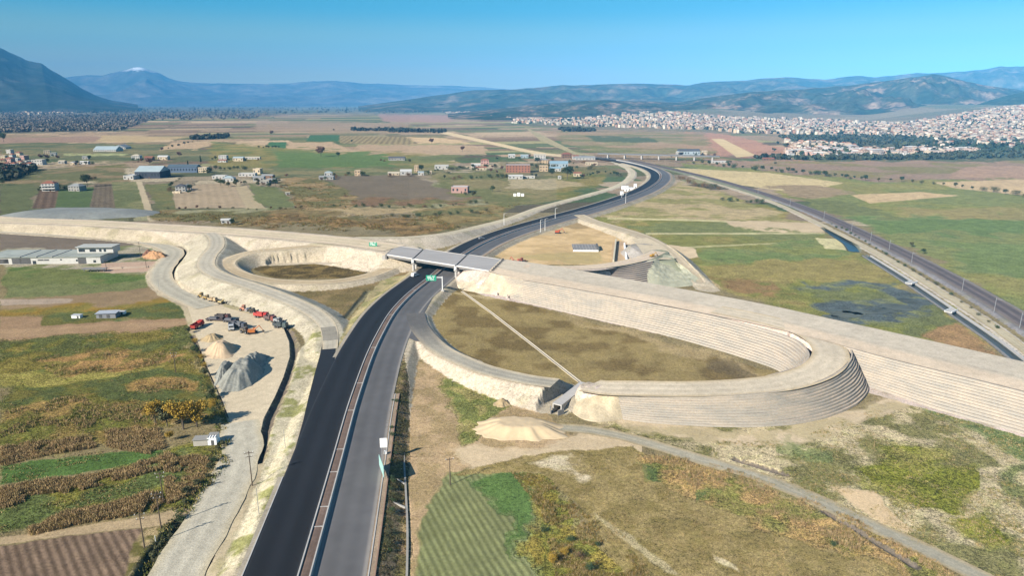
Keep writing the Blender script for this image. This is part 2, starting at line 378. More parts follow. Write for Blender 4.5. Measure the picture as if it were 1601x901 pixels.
def Hcol(X, Y):
    fx = np.clip((X - RX0) / RS, 0, len(gx) - 1.001); fy = np.clip((Y - RY0) / RS, 0, len(gy) - 1.001)
    ix = fx.astype(int); iy = fy.astype(int); fx = (fx - ix)[:, None]; fy = (fy - iy)[:, None]
    inside = (X > RX0) & (X < RX1 - RS) & (Y > RY0) & (Y < RY1 - RS)
    def bl(A_): return (A_(iy, ix) * (1 - fx) + A_(iy, ix + 1) * fx) * (1 - fy) + (A_(iy + 1, ix) * (1 - fx) + A_(iy + 1, ix + 1) * fx) * fy
    a = bl(lambda j, i: CA[j, i][:, None]); c = bl(lambda j, i: CR[j, i] * CA[j, i][:, None]) / np.maximum(a, 1e-4)
    a = a[:, 0]; a = np.clip((a + (fbm(X, Y, 1.6, 311, 2) - .5) * 1.2 - .5) * 2.2 + .5, 0, 1) * (a > .02)
    return c, np.where(inside, a, 0)
def G(px, py, z=0.0):
    """ground point under a photo point"""
    q = P(px, py, z)
    for _ in range(6): q = P(px, py, float(Hs(q[0], q[1])))
    return q

# ------------------------------------------------------------------ ground sheet
ang = np.radians(np.linspace(-57, 57, 1700))
ds = [30.0]
while ds[-1] < 26000:
    d = ds[-1]
    ds.append(d + (3.0 if d < 108 else max(0.4, min(0.0022 * d, 1.3)) if d < 760 else 0.0065 * d * (0.32 + 0.68 * min(1, (d - 760) / 500))))
ds = np.array(ds); na, nd = len(ang), len(ds)
AA, DD = np.meshgrid(ang, ds)
GX = (np.sin(AA) * DD).ravel(); GY = (np.cos(AA) * DD).ravel()
# the sheet is laid on a fan of real ground positions; the points are close together where the site is
GZ = Hs(GX, GY)
near = np.clip((900 - np.hypot(GX, GY)) / 500, 0, 1)
rough = (fbm(GX, GY, 9, 3, 3) - 0.5) * 0.30 * near
cr, ca = Hcol(GX, GY)
GZ = GZ + np.where(ca > 0.5, -np.abs(rough) * 0.35, rough)
PXX, PYY = to_px(GX, np.maximum(GY, 1), np.zeros_like(GX))
wx = (fbm(GX, GY, 14, 40, 3) - 0.5); wy = (fbm(GX, GY, 14, 60, 3) - 0.5)
pixm = np.clip(np.hypot(GX, GY) / 1082, 0.05, 3)
wx2 = (fbm(GX, GY, 3.2, 140, 3) - 0.5); wy2 = (fbm(GX, GY, 3.2, 160, 3) - 0.5)
wx3 = (fbm(GX, GY, 34, 240, 2) - 0.5); wy3 = (fbm(GX, GY, 34, 260, 2) - 0.5)
def inpoly(px, py, poly, warp=0.0, jit=(0.0, 0.0)):
    poly = np.asarray(poly, float)
    m = 1 + warp / 0.2
    x0, y0 = poly.min(0) - 12; x1, y1 = poly.max(0) + 12
    idx = np.nonzero((px > x0) & (px < x1) & (py > y0) & (py < y1))[0]
    if len(idx) == 0: return idx
    X = px[idx]; Y = py[idx]
    if warp:
        big = 1.0 if warp >= 1.9 else 0.0
        warp = warp * (3.6 if warp >= 1.9 else 1.6)
        X = X + (wx[idx] * warp + wx2[idx] * min(warp, 6) * .8 + wx3[idx] * warp * 2.2 * big + jit[0] * warp * .12) / pixm[idx]; Y = Y + (wy[idx] * warp + wy2[idx] * min(warp, 6) * .8 + wy3[idx] * warp * 2.0 * big + jit[1] * warp * .12) * 0.45 / pixm[idx]
    c = np.zeros(len(idx), bool); j = len(poly) - 1
    for i in range(len(poly)):
        xi, yi = poly[i]; xj, yj = poly[j]
        if yi != yj:
            c ^= ((yi > Y) != (yj > Y)) & (X < (xj - xi) * (Y - yi) / (yj - yi) + xi)
        j = i
    return idx[c]
C = np.tile(A(140, 126, 92), (len(GX), 1))
VEG = np.full(len(GX), 0.5)
# patchwork of far parcels
def parcels():
    th = 0.28
    for (lo, hi, sx, sy, seed) in ((640, 26000, 120, 55, 3),):
        m = np.nonzero((np.hypot(GX, GY) > lo) & (np.hypot(GX, GY) < hi))[0]
        X, Y = GX[m], GY[m]; D = np.hypot(X, Y)
        k = np.where(D < 1600, 1.0, np.where(D < 3200, 2.0, 4.0))
        U = (X * math.cos(th) + Y * math.sin(th) + 8 * wx[m] * k) / (sx * k); V = (-X * math.sin(th) + Y * math.cos(th) + 6 * wy[m] * k) / (sy * k)
        iv = np.floor(V); U = U + hash2(iv, iv * 0, 5) * 3
        iu = np.floor(U); h = hash2(iu, iv, seed); h2 = hash2(iu, iv, seed + 9)
        pal = np.array([A(168,150,126), A(152,134,110), A(140,122,100), A(108,110,76), A(182,164,136), A(88,104,66), A(128,110,92), A(120,122,84), A(160,140,116), A(100,92,74), A(72,104,62), A(150,146,108)])
        C[m] = pal[np.minimum((h * len(pal)).astype(int), len(pal) - 1)] * (0.85 + 0.3 * h2)[:, None]
        edge = np.minimum(np.minimum(U - iu, 1 - (U - iu)) * sx * k, np.minimum(V - iv, 1 - (V - iv)) * sy * k)
        e = (edge < 1.4 * k) & (hash2(iu, iv, 33) < 0.55)
        C[m[e]] = A(92, 92, 64)
        # strip tone inside parcels
        C[m] *= (0.93 + 0.14 * vnoise(U * 60, V * 6, 1, 8))[:, None]
parcels()
def paint(poly, col, warp=2.0, soft=1.0, veg=None, mix=None, mixsc=8.0, mixt=0.5, rows=None, var=0.10):
    hits = [inpoly(PXX, PYY, poly, warp, j) for j in ((1, .6), (-1, .4), (.1, -1.1))]
    idx, cnt = np.unique(np.concatenate(hits), return_counts=True)
    if len(idx) == 0: return
    soft = (cnt / 3.0 * soft)[:, None]
    X, Y = GX[idx], GY[idx]
    c = np.tile(np.asarray(col, float), (len(idx), 1))
    if mix is not None:
        n = fbm(X, Y, mixsc, int(poly[0][0]) + 7, 4); wgt = np.clip((n - mixt) * 7 + 0.5, 0, 1)[:, None]
        c = c * (1 - wgt) + np.asarray(mix) * wgt
    n = fbm(X, Y, 5, int(poly[0][1]), 3) - 0.5
    c = c * (1 + 2 * var * n)[:, None]
    if rows is not None:                               # crop rows: (point a, point b) on the photo give their run, then spacing in m and depth
        (a, b, sp, dep) = rows
        A_, B_ = P(*a), P(*b); d = (B_ - A_)[:2]; d = d / np.linalg.norm(d)
        s = (X * d[1] - Y * d[0] + 0.5 * wx[idx]) / sp
        wv = 0.5 + 0.5 * np.sin(2 * np.pi * s)
        c = c * (1 - dep + 2 * dep * wv * (0.6 + 0.8 * vnoise(X, Y, 3, 2)))[:, None]
    C[idx] = C[idx] * (1 - soft) + c * soft
    if veg is not None: VEG[idx] = veg
exec_paint = []
# ---- left, far to near
TANF = A(172,152,122); GRN = A(86,108,56); BGRN = A(62,118,52); OLV = A(116,112,68); BRN = A(128,112,92); REED = A(168,134,88)
p = paint
p([(0,205),(400,208),(800,200),(1601,205),(1601,222),(800,215),(400,215),(0,214)], A(150,134,112), 6, .35)
p([(0,214),(160,213),(160,222),(0,224)], A(150,128,112)); p([(160,212),(300,214),(230,222),(150,221)], A(176,158,122))
p([(0,224),(500,226),(480,250),(0,256)], A(82,100,66), 4, .8, mix=A(120,118,84), mixsc=40)
p([(100,241),(200,241),(200,243),(100,243)], A(160,165,120))
p([(270,222),(340,223),(310,234),(250,234)], A(176,156,128)); p([(340,222),(375,222),(345,236),(315,234)], A(112,98,84))
p([(375,221),(420,221),(410,236),(345,236)], A(182,162,134)); p([(421,222),(448,222),(446,237),(410,237)], A(44,112,66), 0.6)
p([(450,222),(520,222),(560,240),(448,237)], A(176,156,128)); p([(485,211),(531,211),(529,221),(478,221)], A(50,108,66), .6)
p([(531,212),(640,214),(655,226),(531,224)], A(140,128,96), 1, rows=((540,224,0),(560,212,0),14,.25))
p([(636,214),(700,216),(735,224),(655,224)], A(190,168,134)); p([(560,226),(760,228),(760,244),(560,243)], A(170,150,124), 3)
p([(590,178),(720,180),(700,192),(600,190)], A(160,134,120), 3); p([(400,188),(640,192),(640,210),(400,205)], A(156,138,116), 4, .8)
p([(440,160),(800,160),(800,178),(440,178)], A(96,110,100), 8, .7); p([(0,160),(440,160),(440,180),(0,190)], A(84,92,84), 8, .7)
p([(0,178),(240,182),(190,206),(0,208)], A(118,108,98), 8, .9, mix=A(96,94,84), mixsc=60)
p([(330,222),(560,238),(720,244),(700,270),(420,276),(330,262)], A(104,116,62), 5, .9, mix=A(140,130,80), mixsc=50)
p([(430,238),(600,240),(620,262),(440,265)], A(88,124,56), 4)
p([(40,262),(200,258),(195,285),(0,290),(0,275)], A(146,124,86), 4, mix=A(110,112,66), mixsc=30)
p([(0,285),(60,290),(52,325),(0,335)], A(92,110,58)); p([(62,298),(92,298),(86,326),(50,326)], A(112,88,72), .6, rows=((70,325,0),(76,300,0),7,.2))
p([(92,296),(148,292),(142,326),(86,326)], A(66,112,48), .6, veg=.3); p([(148,287),(175,287),(180,325),(140,326)], A(118,102,84), .6, rows=((160,325,0),(162,290,0),5,.12))
p([(175,285),(218,284),(228,330),(180,326)], A(96,114,58), .8, mix=A(130,130,80), mixsc=20)
p([(213,284),(222,284),(244,345),(232,347)], A(192,172,138), .8, veg=.1)
p([(226,287),(268,286),(275,325),(242,330)], A(102,114,58), 2, mix=A(122,118,66), mixsc=18)
p([(270,300),(310,288),(365,286),(415,325),(275,326)], A(176,152,122), .6, rows=((300,325,0),(300,290,0),8,.06), veg=.15)
p([(365,286),(385,290),(415,326),(385,326)], A(182,162,126), .6, veg=.15); p([(386,286),(430,292),(462,322),(415,327)], A(104,124,56), 2)
p([(240,328),(470,326),(620,345),(800,335),(780,350),(640,366),(400,352),(245,346)], A(140,118,70), 3, mix=A(112,106,58), mixsc=25, veg=1)
p([(430,280),(500,276),(560,300),(560,330),(470,330),(455,310)], A(162,130,82), 4, mix=A(118,112,62), mixsc=22, veg=1)
p([(505,275),(640,273),(720,305),(690,315),(560,312)], A(126,110,90), 2, veg=.2, var=.06)
p([(560,306),(700,315),(760,310),(720,325),(560,322)], A(140,104,72), 4, mix=A(116,112,58), mixsc=20, veg=.8)
p([(520,326),(660,324),(650,332),(500,334)], A(178,152,106), 3); p([(640,330),(780,320),(840,312),(780,346),(650,352)], A(116,112,62), 4, mix=A(146,122,66), mixsc=18, veg=1)
p([(420,336),(640,346),(740,346),(640,365),(400,354)], A(152,116,62), 4, mix=A(120,96,54), mixsc=10, veg=1)
p([(660,275),(780,262),(960,262),(940,290),(800,330),(740,312)], A(114,116,62), 4, mix=A(142,128,78), mixsc=35, veg=.7)
p([(800,278),(880,280),(925,290),(850,296),(790,294)], A(174,156,118), 2); p([(780,250),(960,262),(960,272),(780,272)], A(120,112,80), 5, .7)
p([(0,357),(60,361),(215,378),(215,388),(0,392)], A(126,114,100), .5, veg=.1)
p([(0,389),(215,388),(245,405),(240,425),(0,432)], A(140,138,102), 2, mix=A(176,168,146), mixsc=14)
p([(0,400),(240,384),(245,412),(150,418),(0,425)], A(172,162,140), 2, mix=A(120,128,80), mixsc=12, mixt=.6)
p([(160,412),(246,408),(240,424),(155,428)], A(196,168,146), 1, veg=.1)
p([(0,418),(130,420),(235,428),(236,452),(0,462)], A(84,118,48), 2, mix=A(112,124,62), mixsc=16)
p([(0,448),(235,440),(238,455),(0,468)], A(116,126,74), 2)
p([(0,465),(240,452),(292,478),(150,478),(0,482)], A(152,130,100), 2, veg=.2); p([(0,468),(115,468),(110,474),(0,478)], A(176,158,138), 1)
p([(0,482),(150,474),(290,470),(295,484),(0,495)], A(132,120,62), 3, mix=A(148,122,60))
p([(72,492),(180,484),(292,474),(296,496),(66,510)], A(88,104,50), 2, mix=A(112,108,60), mixsc=8)
p([(0,496),(68,496),(64,510),(296,497),(290,514),(0,540)], A(162,134,104), 1.5, veg=.2); p([(0,516),(290,502),(292,508),(0,530)], A(170,142,110), 1)
p([(0,530),(300,508),(345,600),(345,660),(0,690)], A(128,116,60), 3, mix=A(94,100,48), mixsc=12, veg=1)
p([(60,560),(160,545),(280,545),(270,565),(90,585)], A(162,128,82), 3, mix=A(126,114,62), mixsc=8, mixt=.55, veg=1)
p([(0,595),(280,575),(320,620),(318,655),(180,640),(60,630),(0,625)], A(84,98,44), 3, mix=A(112,106,56), mixsc=9, mixt=.6, veg=.7)
p([(0,580),(270,572),(270,578),(0,597)], A(146,136,74), 2); p([(200,600),(285,593),(300,608),(210,618)], A(156,126,78), 3, veg=1)
p([(0,640),(130,615),(170,635),(300,640),(330,670),(0,690)], A(150,124,76), 3, mix=A(112,106,54), mixsc=8, veg=1)
p([(0,660),(230,655),(180,685),(0,710)], A(110,108,54), 3, mix=A(140,120,70), mixsc=7, veg=1)
p([(0,728),(150,710),(240,700),(262,712),(200,728),(0,758)], A(70,116,42), 1.5, veg=.5)
p([(0,758),(240,716),(330,690),(350,720),(300,790),(180,808),(0,832)], A(120,116,56), 2.5, mix=A(84,102,44), mixsc=9, mixt=.45, veg=1)
p([(0,842),(120,826),(235,806),(320,786),(345,770),(330,800),(250,822),(120,836),(0,853)], A(182,160,126), 1.0, veg=.2)
p([(0,856),(110,838),(222,826),(228,852),(196,901),(180,960),(-60,980),(-60,870)], A(128,108,90), 1.2, veg=.2, rows=((70,900,0),(56,858,0),1.8,.34))
p([(222,828),(262,822),(225,868),(196,901),(170,960),(205,870)], A(168,148,110), 1.2, mix=A(110,104,60), mixsc=3)
p([(262,815),(300,815),(250,901),(225,960),(170,960),(215,880)], A(96,94,56), 1, mix=A(150,136,96), mixsc=3, veg=1)
p([(296,530),(330,600),(362,668),(362,730),(330,770),(300,790),(290,740),(350,690),(320,610),(288,540)], A(104,98,56), 2, mix=A(168,150,110), mixsc=6, mixt=.55, veg=1)
# pale construction earth beside the haul road
p([(230,425),(262,400),(292,395),(306,465),(360,478),(445,500),(470,540),(462,600),(440,650),(418,720),(478,700),(440,780),(395,901),(375,960),(225,960),(252,890),(300,815),(345,760),(366,715),(362,670),(345,625),(318,570),(296,515),(284,480),(246,462)], A(198,182,150), 1.0, veg=.12, mix=A(176,164,126), mixsc=7, mixt=.6)
p([(455,590),(475,560),(490,575),(470,640),(450,720),(405,840),(382,901),(340,901),(385,790),(420,700)], A(200,184,144), 1.5, mix=A(158,156,104), mixsc=5, mixt=.6, veg=.3)
# triangle and slopes at the left loop
p([(395,445),(560,440),(600,432),(640,425),(600,462),(548,520),(532,545),(530,500),(480,470)], A(146,126,88), 1.5, mix=A(124,110,74), mixsc=10, veg=.4)
p([(600,436),(650,428),(600,465),(556,520),(532,560),(526,548),(545,505),(575,460)], A(190,176,134), 1, mix=A(160,156,108), mixsc=6)
p([(395,420),(420,412),(500,408),(590,412),(600,420),(560,434),(430,436)], A(132,112,70), 1.5, mix=A(98,84,54), mixsc=7, veg=.8)
# ---- right side
p([(604,655),(634,528),(652,560),(642,700),(642,901),(640,960),(560,960),(572,880)], A(116,102,76), 1.2, mix=A(84,80,50), mixsc=4, veg=1)
p([(642,560),(700,586),(760,612),(850,640),(880,668),(900,690),(760,720),(702,742),(665,800),(655,901),(650,960),(632,960),(638,700)], A(184,158,122), 1.5, mix=A(166,144,106), mixsc=6, veg=.3)
p([(700,706),(745,688),(840,690),(900,668),(960,680),(992,700),(880,712),(800,718),(722,724)], A(212,190,156), 2, .9, veg=.1)
p([(692,602),(722,598),(790,625),(765,640),(742,682),(718,696),(690,650)], A(118,124,58), 2, mix=A(150,140,88), mixsc=5, veg=.7)
p([(700,738),(765,733),(800,760),(872,905),(900,960),(640,960),(655,830),(675,780)], A(122, 132, 80), 1.5, rows=((773,901,0),(707,790,0),1.7,.26), veg=.12)
p([(735,742),(775,730),(812,735),(838,800),(852,868),(812,812)], A(72,122,42), 2, veg=.5)
p([(798,735),(850,742),(900,790),(1005,880),(1050,960),(900,960),(868,900),(846,800)], A(146,130,64), 2, mix=A(118,116,56), mixsc=5, veg=1)
p([(700,742),(830,712),(985,698),(1105,765),(1250,822),(1400,884),(1500,960),(1020,960),(900,790),(850,742)], A(156,138,92), 1.5, mix=A(140,124,78), mixsc=4, veg=.45, var=.05)
p([(820,714),(890,706),(940,742),(900,752),(860,730)], A(206,190,158), 2, mix=A(160,142,98), mixsc=5, mixt=.45)
p([(925,800),(960,822),(1040,880),(1060,900),(1040,896),(950,825)], A(184,170,132), 1.0, .8); p([(1112,868),(1150,885),(1160,896),(1120,880)], A(206,190,154), 1)
p([(975,702),(1100,722),(1185,748),(1340,815),(1470,885),(1560,960),(1450,960),(1400,884),(1180,806),(1040,745)], A(170,140,92), 2, mix=A(126,120,66), mixsc=7, mixt=.55, veg=1)
p([(985,715),(1040,720),(1050,742),(1000,738)], A(92,118,48), 3); p([(1100,760),(1145,765),(1150,782),(1110,780)], A(92,118,48), 3)
SCR = [(900,662),(1000,668),(1356,640),(1440,620),(1601,682),(1800,748),(1800,960),(1610,960),(1500,884),(1340,810),(1180,742),(1000,688)]
p(SCR, A(190,174,138), 2, mix=A(130,124,80), mixsc=9, mixt=.50, veg=.7)
p([(925,655),(1050,667),(1210,670),(1330,640),(1395,615),(1420,628),(1340,668),(1240,690),(1080,692),(1000,682)], A(206,186,154), 2, veg=.1, mix=A(186,170,134), mixsc=6)
p([(1395,635),(1440,620),(1520,650),(1640,695),(1640,735),(1560,720),(1460,672)], A(98,122,58), 3, mix=A(140,136,92), mixsc=9, mixt=.58, veg=.8)
p([(1225,675),(1290,700),(1280,712),(1230,695)], A(108,126,62), 3, .9)
p([(1285,715),(1380,690),(1440,715),(1410,735),(1480,742),(1520,765),(1480,795),(1400,784),(1340,752)], A(122,122,46), 4, mix=A(150,142,76), mixsc=8, mixt=.62, veg=1)
p([(1470,800),(1550,795),(1585,840),(1530,856),(1480,835)], A(124,124,46), 3, mix=A(150,142,80), mixsc=7, mixt=.6, veg=1)
p([(1300,762),(1375,770),(1395,800),(1435,836),(1380,818)], A(214,188,150), 1.5, veg=.1)
p([(1540,730),(1601,720),(1601,790),(1560,800)], A(112,118,66), 5, .9, veg=1)
# inside of the right loop
p([(668,500),(680,470),(715,450),(790,468),(1240,590),(1180,615),(930,602),(860,598),(760,575),(690,545)], A(150,132,88), 1.5, mix=A(124,106,68), mixsc=11, mixt=.52, veg=.3)
p([(715,452),(795,468),(850,482),(800,478),(735,463)], A(186,168,126), 2, .9)
p([(850,485),(1000,520),(1180,570),(1230,590),(1180,592),(1100,560),(980,530)], A(172,152,112), 3, .85)
p([(1090,565),(1140,560),(1190,582),(1150,594),(1100,580)], A(112,98,72), 2.5, .8)
# fields between the ramp and the railway
p([(905,335),(1000,310),(1060,285),(1200,322),(1350,392),(1640,600),(1200,480),(1090,440),(1040,390)], A(132,130,72), 3, mix=A(152,138,84), mixsc=30, veg=.6)
p([(925,335),(1000,318),(1062,285),(1130,300),(1215,335),(1290,358),(1190,350),(1060,345),(960,345)], A(182,162,122), 3, mix=A(150,142,90), mixsc=22)
p([(980,350),(1200,354),(1310,366),(1280,376),(1000,366)], A(118,126,66), 3); p([(950,340),(1100,343),(1240,351),(1240,353),(1100,346),(950,343)], A(196,184,138), .6)
p([(1135,348),(1200,346),(1300,356),(1290,362),(1150,358)], A(206,184,150), 2, veg=.1)
p([(1010,364),(1290,364),(1290,366),(1010,367)], A(188,178,134), .6); p([(1060,386),(1250,378),(1250,380),(1060,389)], A(180,172,124), .8)
p([(1075,388),(1290,372),(1345,396),(1220,408),(1100,415)], A(104,132,54), 3, mix=A(130,134,70), mixsc=18)
p([(1090,414),(1330,400),(1420,430),(1300,448),(1180,440)], A(152,138,84), 3); p([(1090,428),(1180,432),(1290,478),(1200,476)], A(146,118,78), 3, mix=A(124,122,66), mixsc=14)
p([(1045,383),(1085,388),(1092,402),(1060,408)], A(212,190,156), 1, veg=.1); p([(1060,408),(1090,420),(1130,452),(1095,448)], A(180,158,118), 1.5)
p([(1275,372),(1325,375),(1330,392),(1290,388)], A(204,192,146), 1.5)
p([(1230,440),(1420,450),(1450,480),(1540,545),(1400,520),(1290,492)], A(132,132,68), 3, mix=A(110,118,62), mixsc=14)
p([(1285,482),(1340,475),(1400,462),(1350,450),(1250,452),(1240,446),(1340,442),(1420,452),(1465,475),(1430,490),(1340,498),(1290,500)], A(80,98,112), 3, 1, mix=A(120,128,84), mixsc=9, mixt=.58)
p([(1480,500),(1560,545),(1590,568),(1500,548),(1440,522)], A(160,128,88), 2)
# right of the railway
p([(1060,255),(1601,262),(1800,262),(1800,640),(1601,490),(1350,352),(1200,298)], A(128,134,72), 3, mix=A(148,140,84), mixsc=60, veg=.6)
p([(1050,262),(1200,270),(1320,286),(1250,302),(1150,288)], A(206,184,138), 1.5); p([(1190,292),(1280,290),(1350,302),(1260,312)], A(160,138,106), 2)
p([(1060,250),(1601,246),(1700,250),(1700,275),(1380,285),(1200,268)], A(158,132,110), 3, mix=A(140,128,84), mixsc=60)
p([(1330,305),(1440,300),(1500,306),(1360,318)], A(204,176,134), 1.5); p([(1460,285),(1601,280),(1760,282),(1760,304),(1601,306),(1490,294)], A(202,174,134), 1.5)
p([(1510,262),(1601,258),(1760,258),(1760,280),(1601,280),(1480,278)], A(176,144,118), 2); p([(1300,345),(1500,342),(1760,346),(1760,368),(1380,362)], A(98,132,56), 5)
p([(1400,330),(1760,318),(1760,344),(1420,344)], A(156,140,92), 6, .8); p([(1430,385),(1760,372),(1760,430),(1560,440)], A(106,132,58), 6)
p([(1240,310),(1330,314),(1420,345),(1300,335)], A(116,120,70), 4)
# beyond: fields under the town
p([(1070,206),(1140,210),(1240,236),(1230,245),(1060,242)], A(170,132,112), 3, .9); p([(860,205),(1100,208),(1120,240),(960,244),(880,225)], A(152,132,106), 4, .8, mix=A(120,120,80), mixsc=90)
p([(915,212),(1020,215),(1030,223),(930,221)], A(72,96,66), 3, .9); p([(1112,217),(1130,217),(1182,243),(1152,246)], A(196,178,138), .6, veg=.1)
p([(1180,246),(1280,236),(1601,236),(1760,236),(1760,252),(1300,252)], A(78,96,66), 4, .9); p([(1220,205),(1500,215),(1601,235),(1500,238),(1230,225)], A(78,88,70), 6, .85)
p([(1240,168),(1601,150),(1760,150),(1760,240),(1430,225),(1240,212),(860,200),(780,185)], A(112,110,92), 8, .7)
p([(650,200),(700,206),(830,235),(860,240),(940,246),(930,250),(840,242),(760,224)], A(200,184,150), 1.2, veg=.1)
p([(820,198),(850,212),(900,238),(935,244),(900,242),(845,220)], A(160,152,120), .8)
# ---- the worksite inside the north-east loop
p([(770,400),(790,378),(850,352),(905,338),(950,356),(1000,372),(1030,398),(960,414),(820,414)], A(214,184,138), 1.2, veg=.08, mix=A(198,170,124), mixsc=9)
p([(860,352),(905,338),(945,354),(900,358)], A(164,142,104), 1.5); p([(805,400),(850,396),(940,398),(950,414),(830,412)], A(184,164,116), 2)
p([(958,378),(1010,376),(1010,400),(990,412),(955,412)], A(188,162,130), 1)
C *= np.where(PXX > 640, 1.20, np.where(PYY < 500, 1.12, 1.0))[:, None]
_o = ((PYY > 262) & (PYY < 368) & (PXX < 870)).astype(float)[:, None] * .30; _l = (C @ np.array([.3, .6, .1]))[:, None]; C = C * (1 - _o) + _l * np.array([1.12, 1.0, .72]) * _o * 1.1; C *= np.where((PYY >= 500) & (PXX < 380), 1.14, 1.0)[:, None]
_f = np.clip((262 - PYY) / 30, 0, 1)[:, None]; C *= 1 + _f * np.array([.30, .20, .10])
# earthwork colours from the height raster
m_ = ca > 0.02
soil = fbm(GX[m_], GY[m_], 6, 77, 4)
under = C[m_].copy(); C[m_] = cr[m_] * np.array([1.12, 1.20, 1.44]) * (0.80 + 0.38 * soil)[:, None]
gr = np.clip((fbm(GX[m_], GY[m_], 10, 91, 3) - 0.60) * 6, 0, 1)[:, None] * 0.35
C[m_] = C[m_] * (1 - gr) + A(160, 154, 112) * gr; C[m_] = C[m_] * ca[m_][:, None] + under * (1 - ca[m_])[:, None]
VEG[m_] = np.where(ca[m_] > .5, 0.22, VEG[m_])
# slope variations painted over the earthworks
p([(455,590),(470,545),(492,520),(505,520),(495,600),(470,680),(395,880),(372,901),(340,901),(385,790),(420,700)], A(216,204,174), 1.5, mix=A(160,158,104), mixsc=5, mixt=.58, veg=.3)
p([(610,640),(634,560),(640,600),(640,960),(575,960),(582,820)], A(150,128,98), 1.0, mix=A(112,102,68), mixsc=3, mixt=.45, veg=1)
p([(600,438),(648,430),(602,466),(556,522),(534,560),(527,548),(548,500),(578,458)], A(192,176,132), 1, mix=A(164,158,108), mixsc=5, mixt=.55, veg=.3)
p([(1020,408),(1045,398),(1092,438),(1060,447),(1014,442)], A(160,164,140), 1, veg=.1)

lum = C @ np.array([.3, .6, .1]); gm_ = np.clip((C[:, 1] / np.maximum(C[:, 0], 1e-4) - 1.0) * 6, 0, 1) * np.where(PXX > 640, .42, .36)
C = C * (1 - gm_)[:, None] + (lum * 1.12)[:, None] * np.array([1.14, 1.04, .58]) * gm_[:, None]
F = (np.arange(nd - 1)[:, None] * na + np.arange(na - 1)[None, :])
F = np.stack([F, F + 1, F + na + 1, F + na], -1).reshape(-1, 4)[:, ::-1]
gm, t, b = newmat('ground'); N, L = t.nodes, t.links
at = N.new('ShaderNodeAttribute'); at.attribute_name = 'Col'; av = N.new('ShaderNodeAttribute'); av.attribute_name = 'veg'
geo = N.new('ShaderNodeNewGeometry')
def noise(sc, det=4, rg=0.6):
    n = N.new('ShaderNodeTexNoise'); n.inputs['Scale'].default_value = sc; n.inputs['Detail'].default_value = det; n.inputs['Roughness'].default_value = rg
    L.new(geo.outputs['Position'], n.inputs['Vector']); return n.outputs[0]
def mth(op, a, b_=None, c=None):
    n = N.new('ShaderNodeMath'); n.operation = op
    for i, q in enumerate((a, b_, c)):
        if q is None: continue
        if isinstance(q, (int, float)): n.inputs[i].default_value = q
        else: L.new(q, n.inputs[i])
    return n.outputs[0]
na1, na2, na3 = noise(0.9, 5, 0.7), noise(0.13, 4), noise(0.02, 3)
amp = mth('MULTIPLY_ADD', av.outputs['Fac'], 1.2, 0.12)
v0 = mth('MULTIPLY', mth('SUBTRACT', noise(2.6, 3, 0.8), 0.5), mth('MULTIPLY', amp, 5.0))
v1 = mth('MULTIPLY', mth('SUBTRACT', na1, 0.5), mth('MULTIPLY', amp, 3.6))
v2 = mth('MULTIPLY', mth('SUBTRACT', na2, 0.5), mth('MULTIPLY', amp, 1.5))
v3 = mth('MULTIPLY', mth('SUBTRACT', na3, 0.5), 0.45)
fac = mth('MAXIMUM', mth('ADD', mth('ADD', mth('ADD', 1.0, v0), v1), mth('ADD', v2, v3)), 0.25)
sc_ = N.new('ShaderNodeVectorMath'); sc_.operation = 'SCALE'; L.new(at.outputs['Color'], sc_.inputs[0]); L.new(fac, sc_.inputs['Scale'])
# dry / green drift inside vegetated ground
nb = noise(0.35, 4, 0.6); mx = N.new('ShaderNodeMix'); mx.data_type = 'RGBA'; mx.blend_type = 'MULTIPLY'
mx.inputs['B'].default_value = (0.86, 0.95, 0.74, 1)
L.new(mth('MULTIPLY', mth('MULTIPLY', mth('GREATER_THAN', nb, 0.54), 0.55), av.outputs['Fac']), mx.inputs['Factor'])
L.new(sc_.outputs[0], mx.inputs['A']); L.new(mx.outputs['Result'], b.inputs['Base Color'])
b.inputs['Roughness'].default_value = 1.0; b.inputs['Specular IOR Level'].default_value = 0.05
bp = N.new('ShaderNodeBump'); bp.inputs['Strength'].default_value = 0.6; bp.inputs['Distance'].default_value = 0.35
L.new(mth('MULTIPLY', na1, amp), bp.inputs['Height']); L.new(bp.outputs[0], b.inputs['Normal'])
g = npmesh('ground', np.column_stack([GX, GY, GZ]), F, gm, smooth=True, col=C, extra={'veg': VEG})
tag(g, kind='structure')
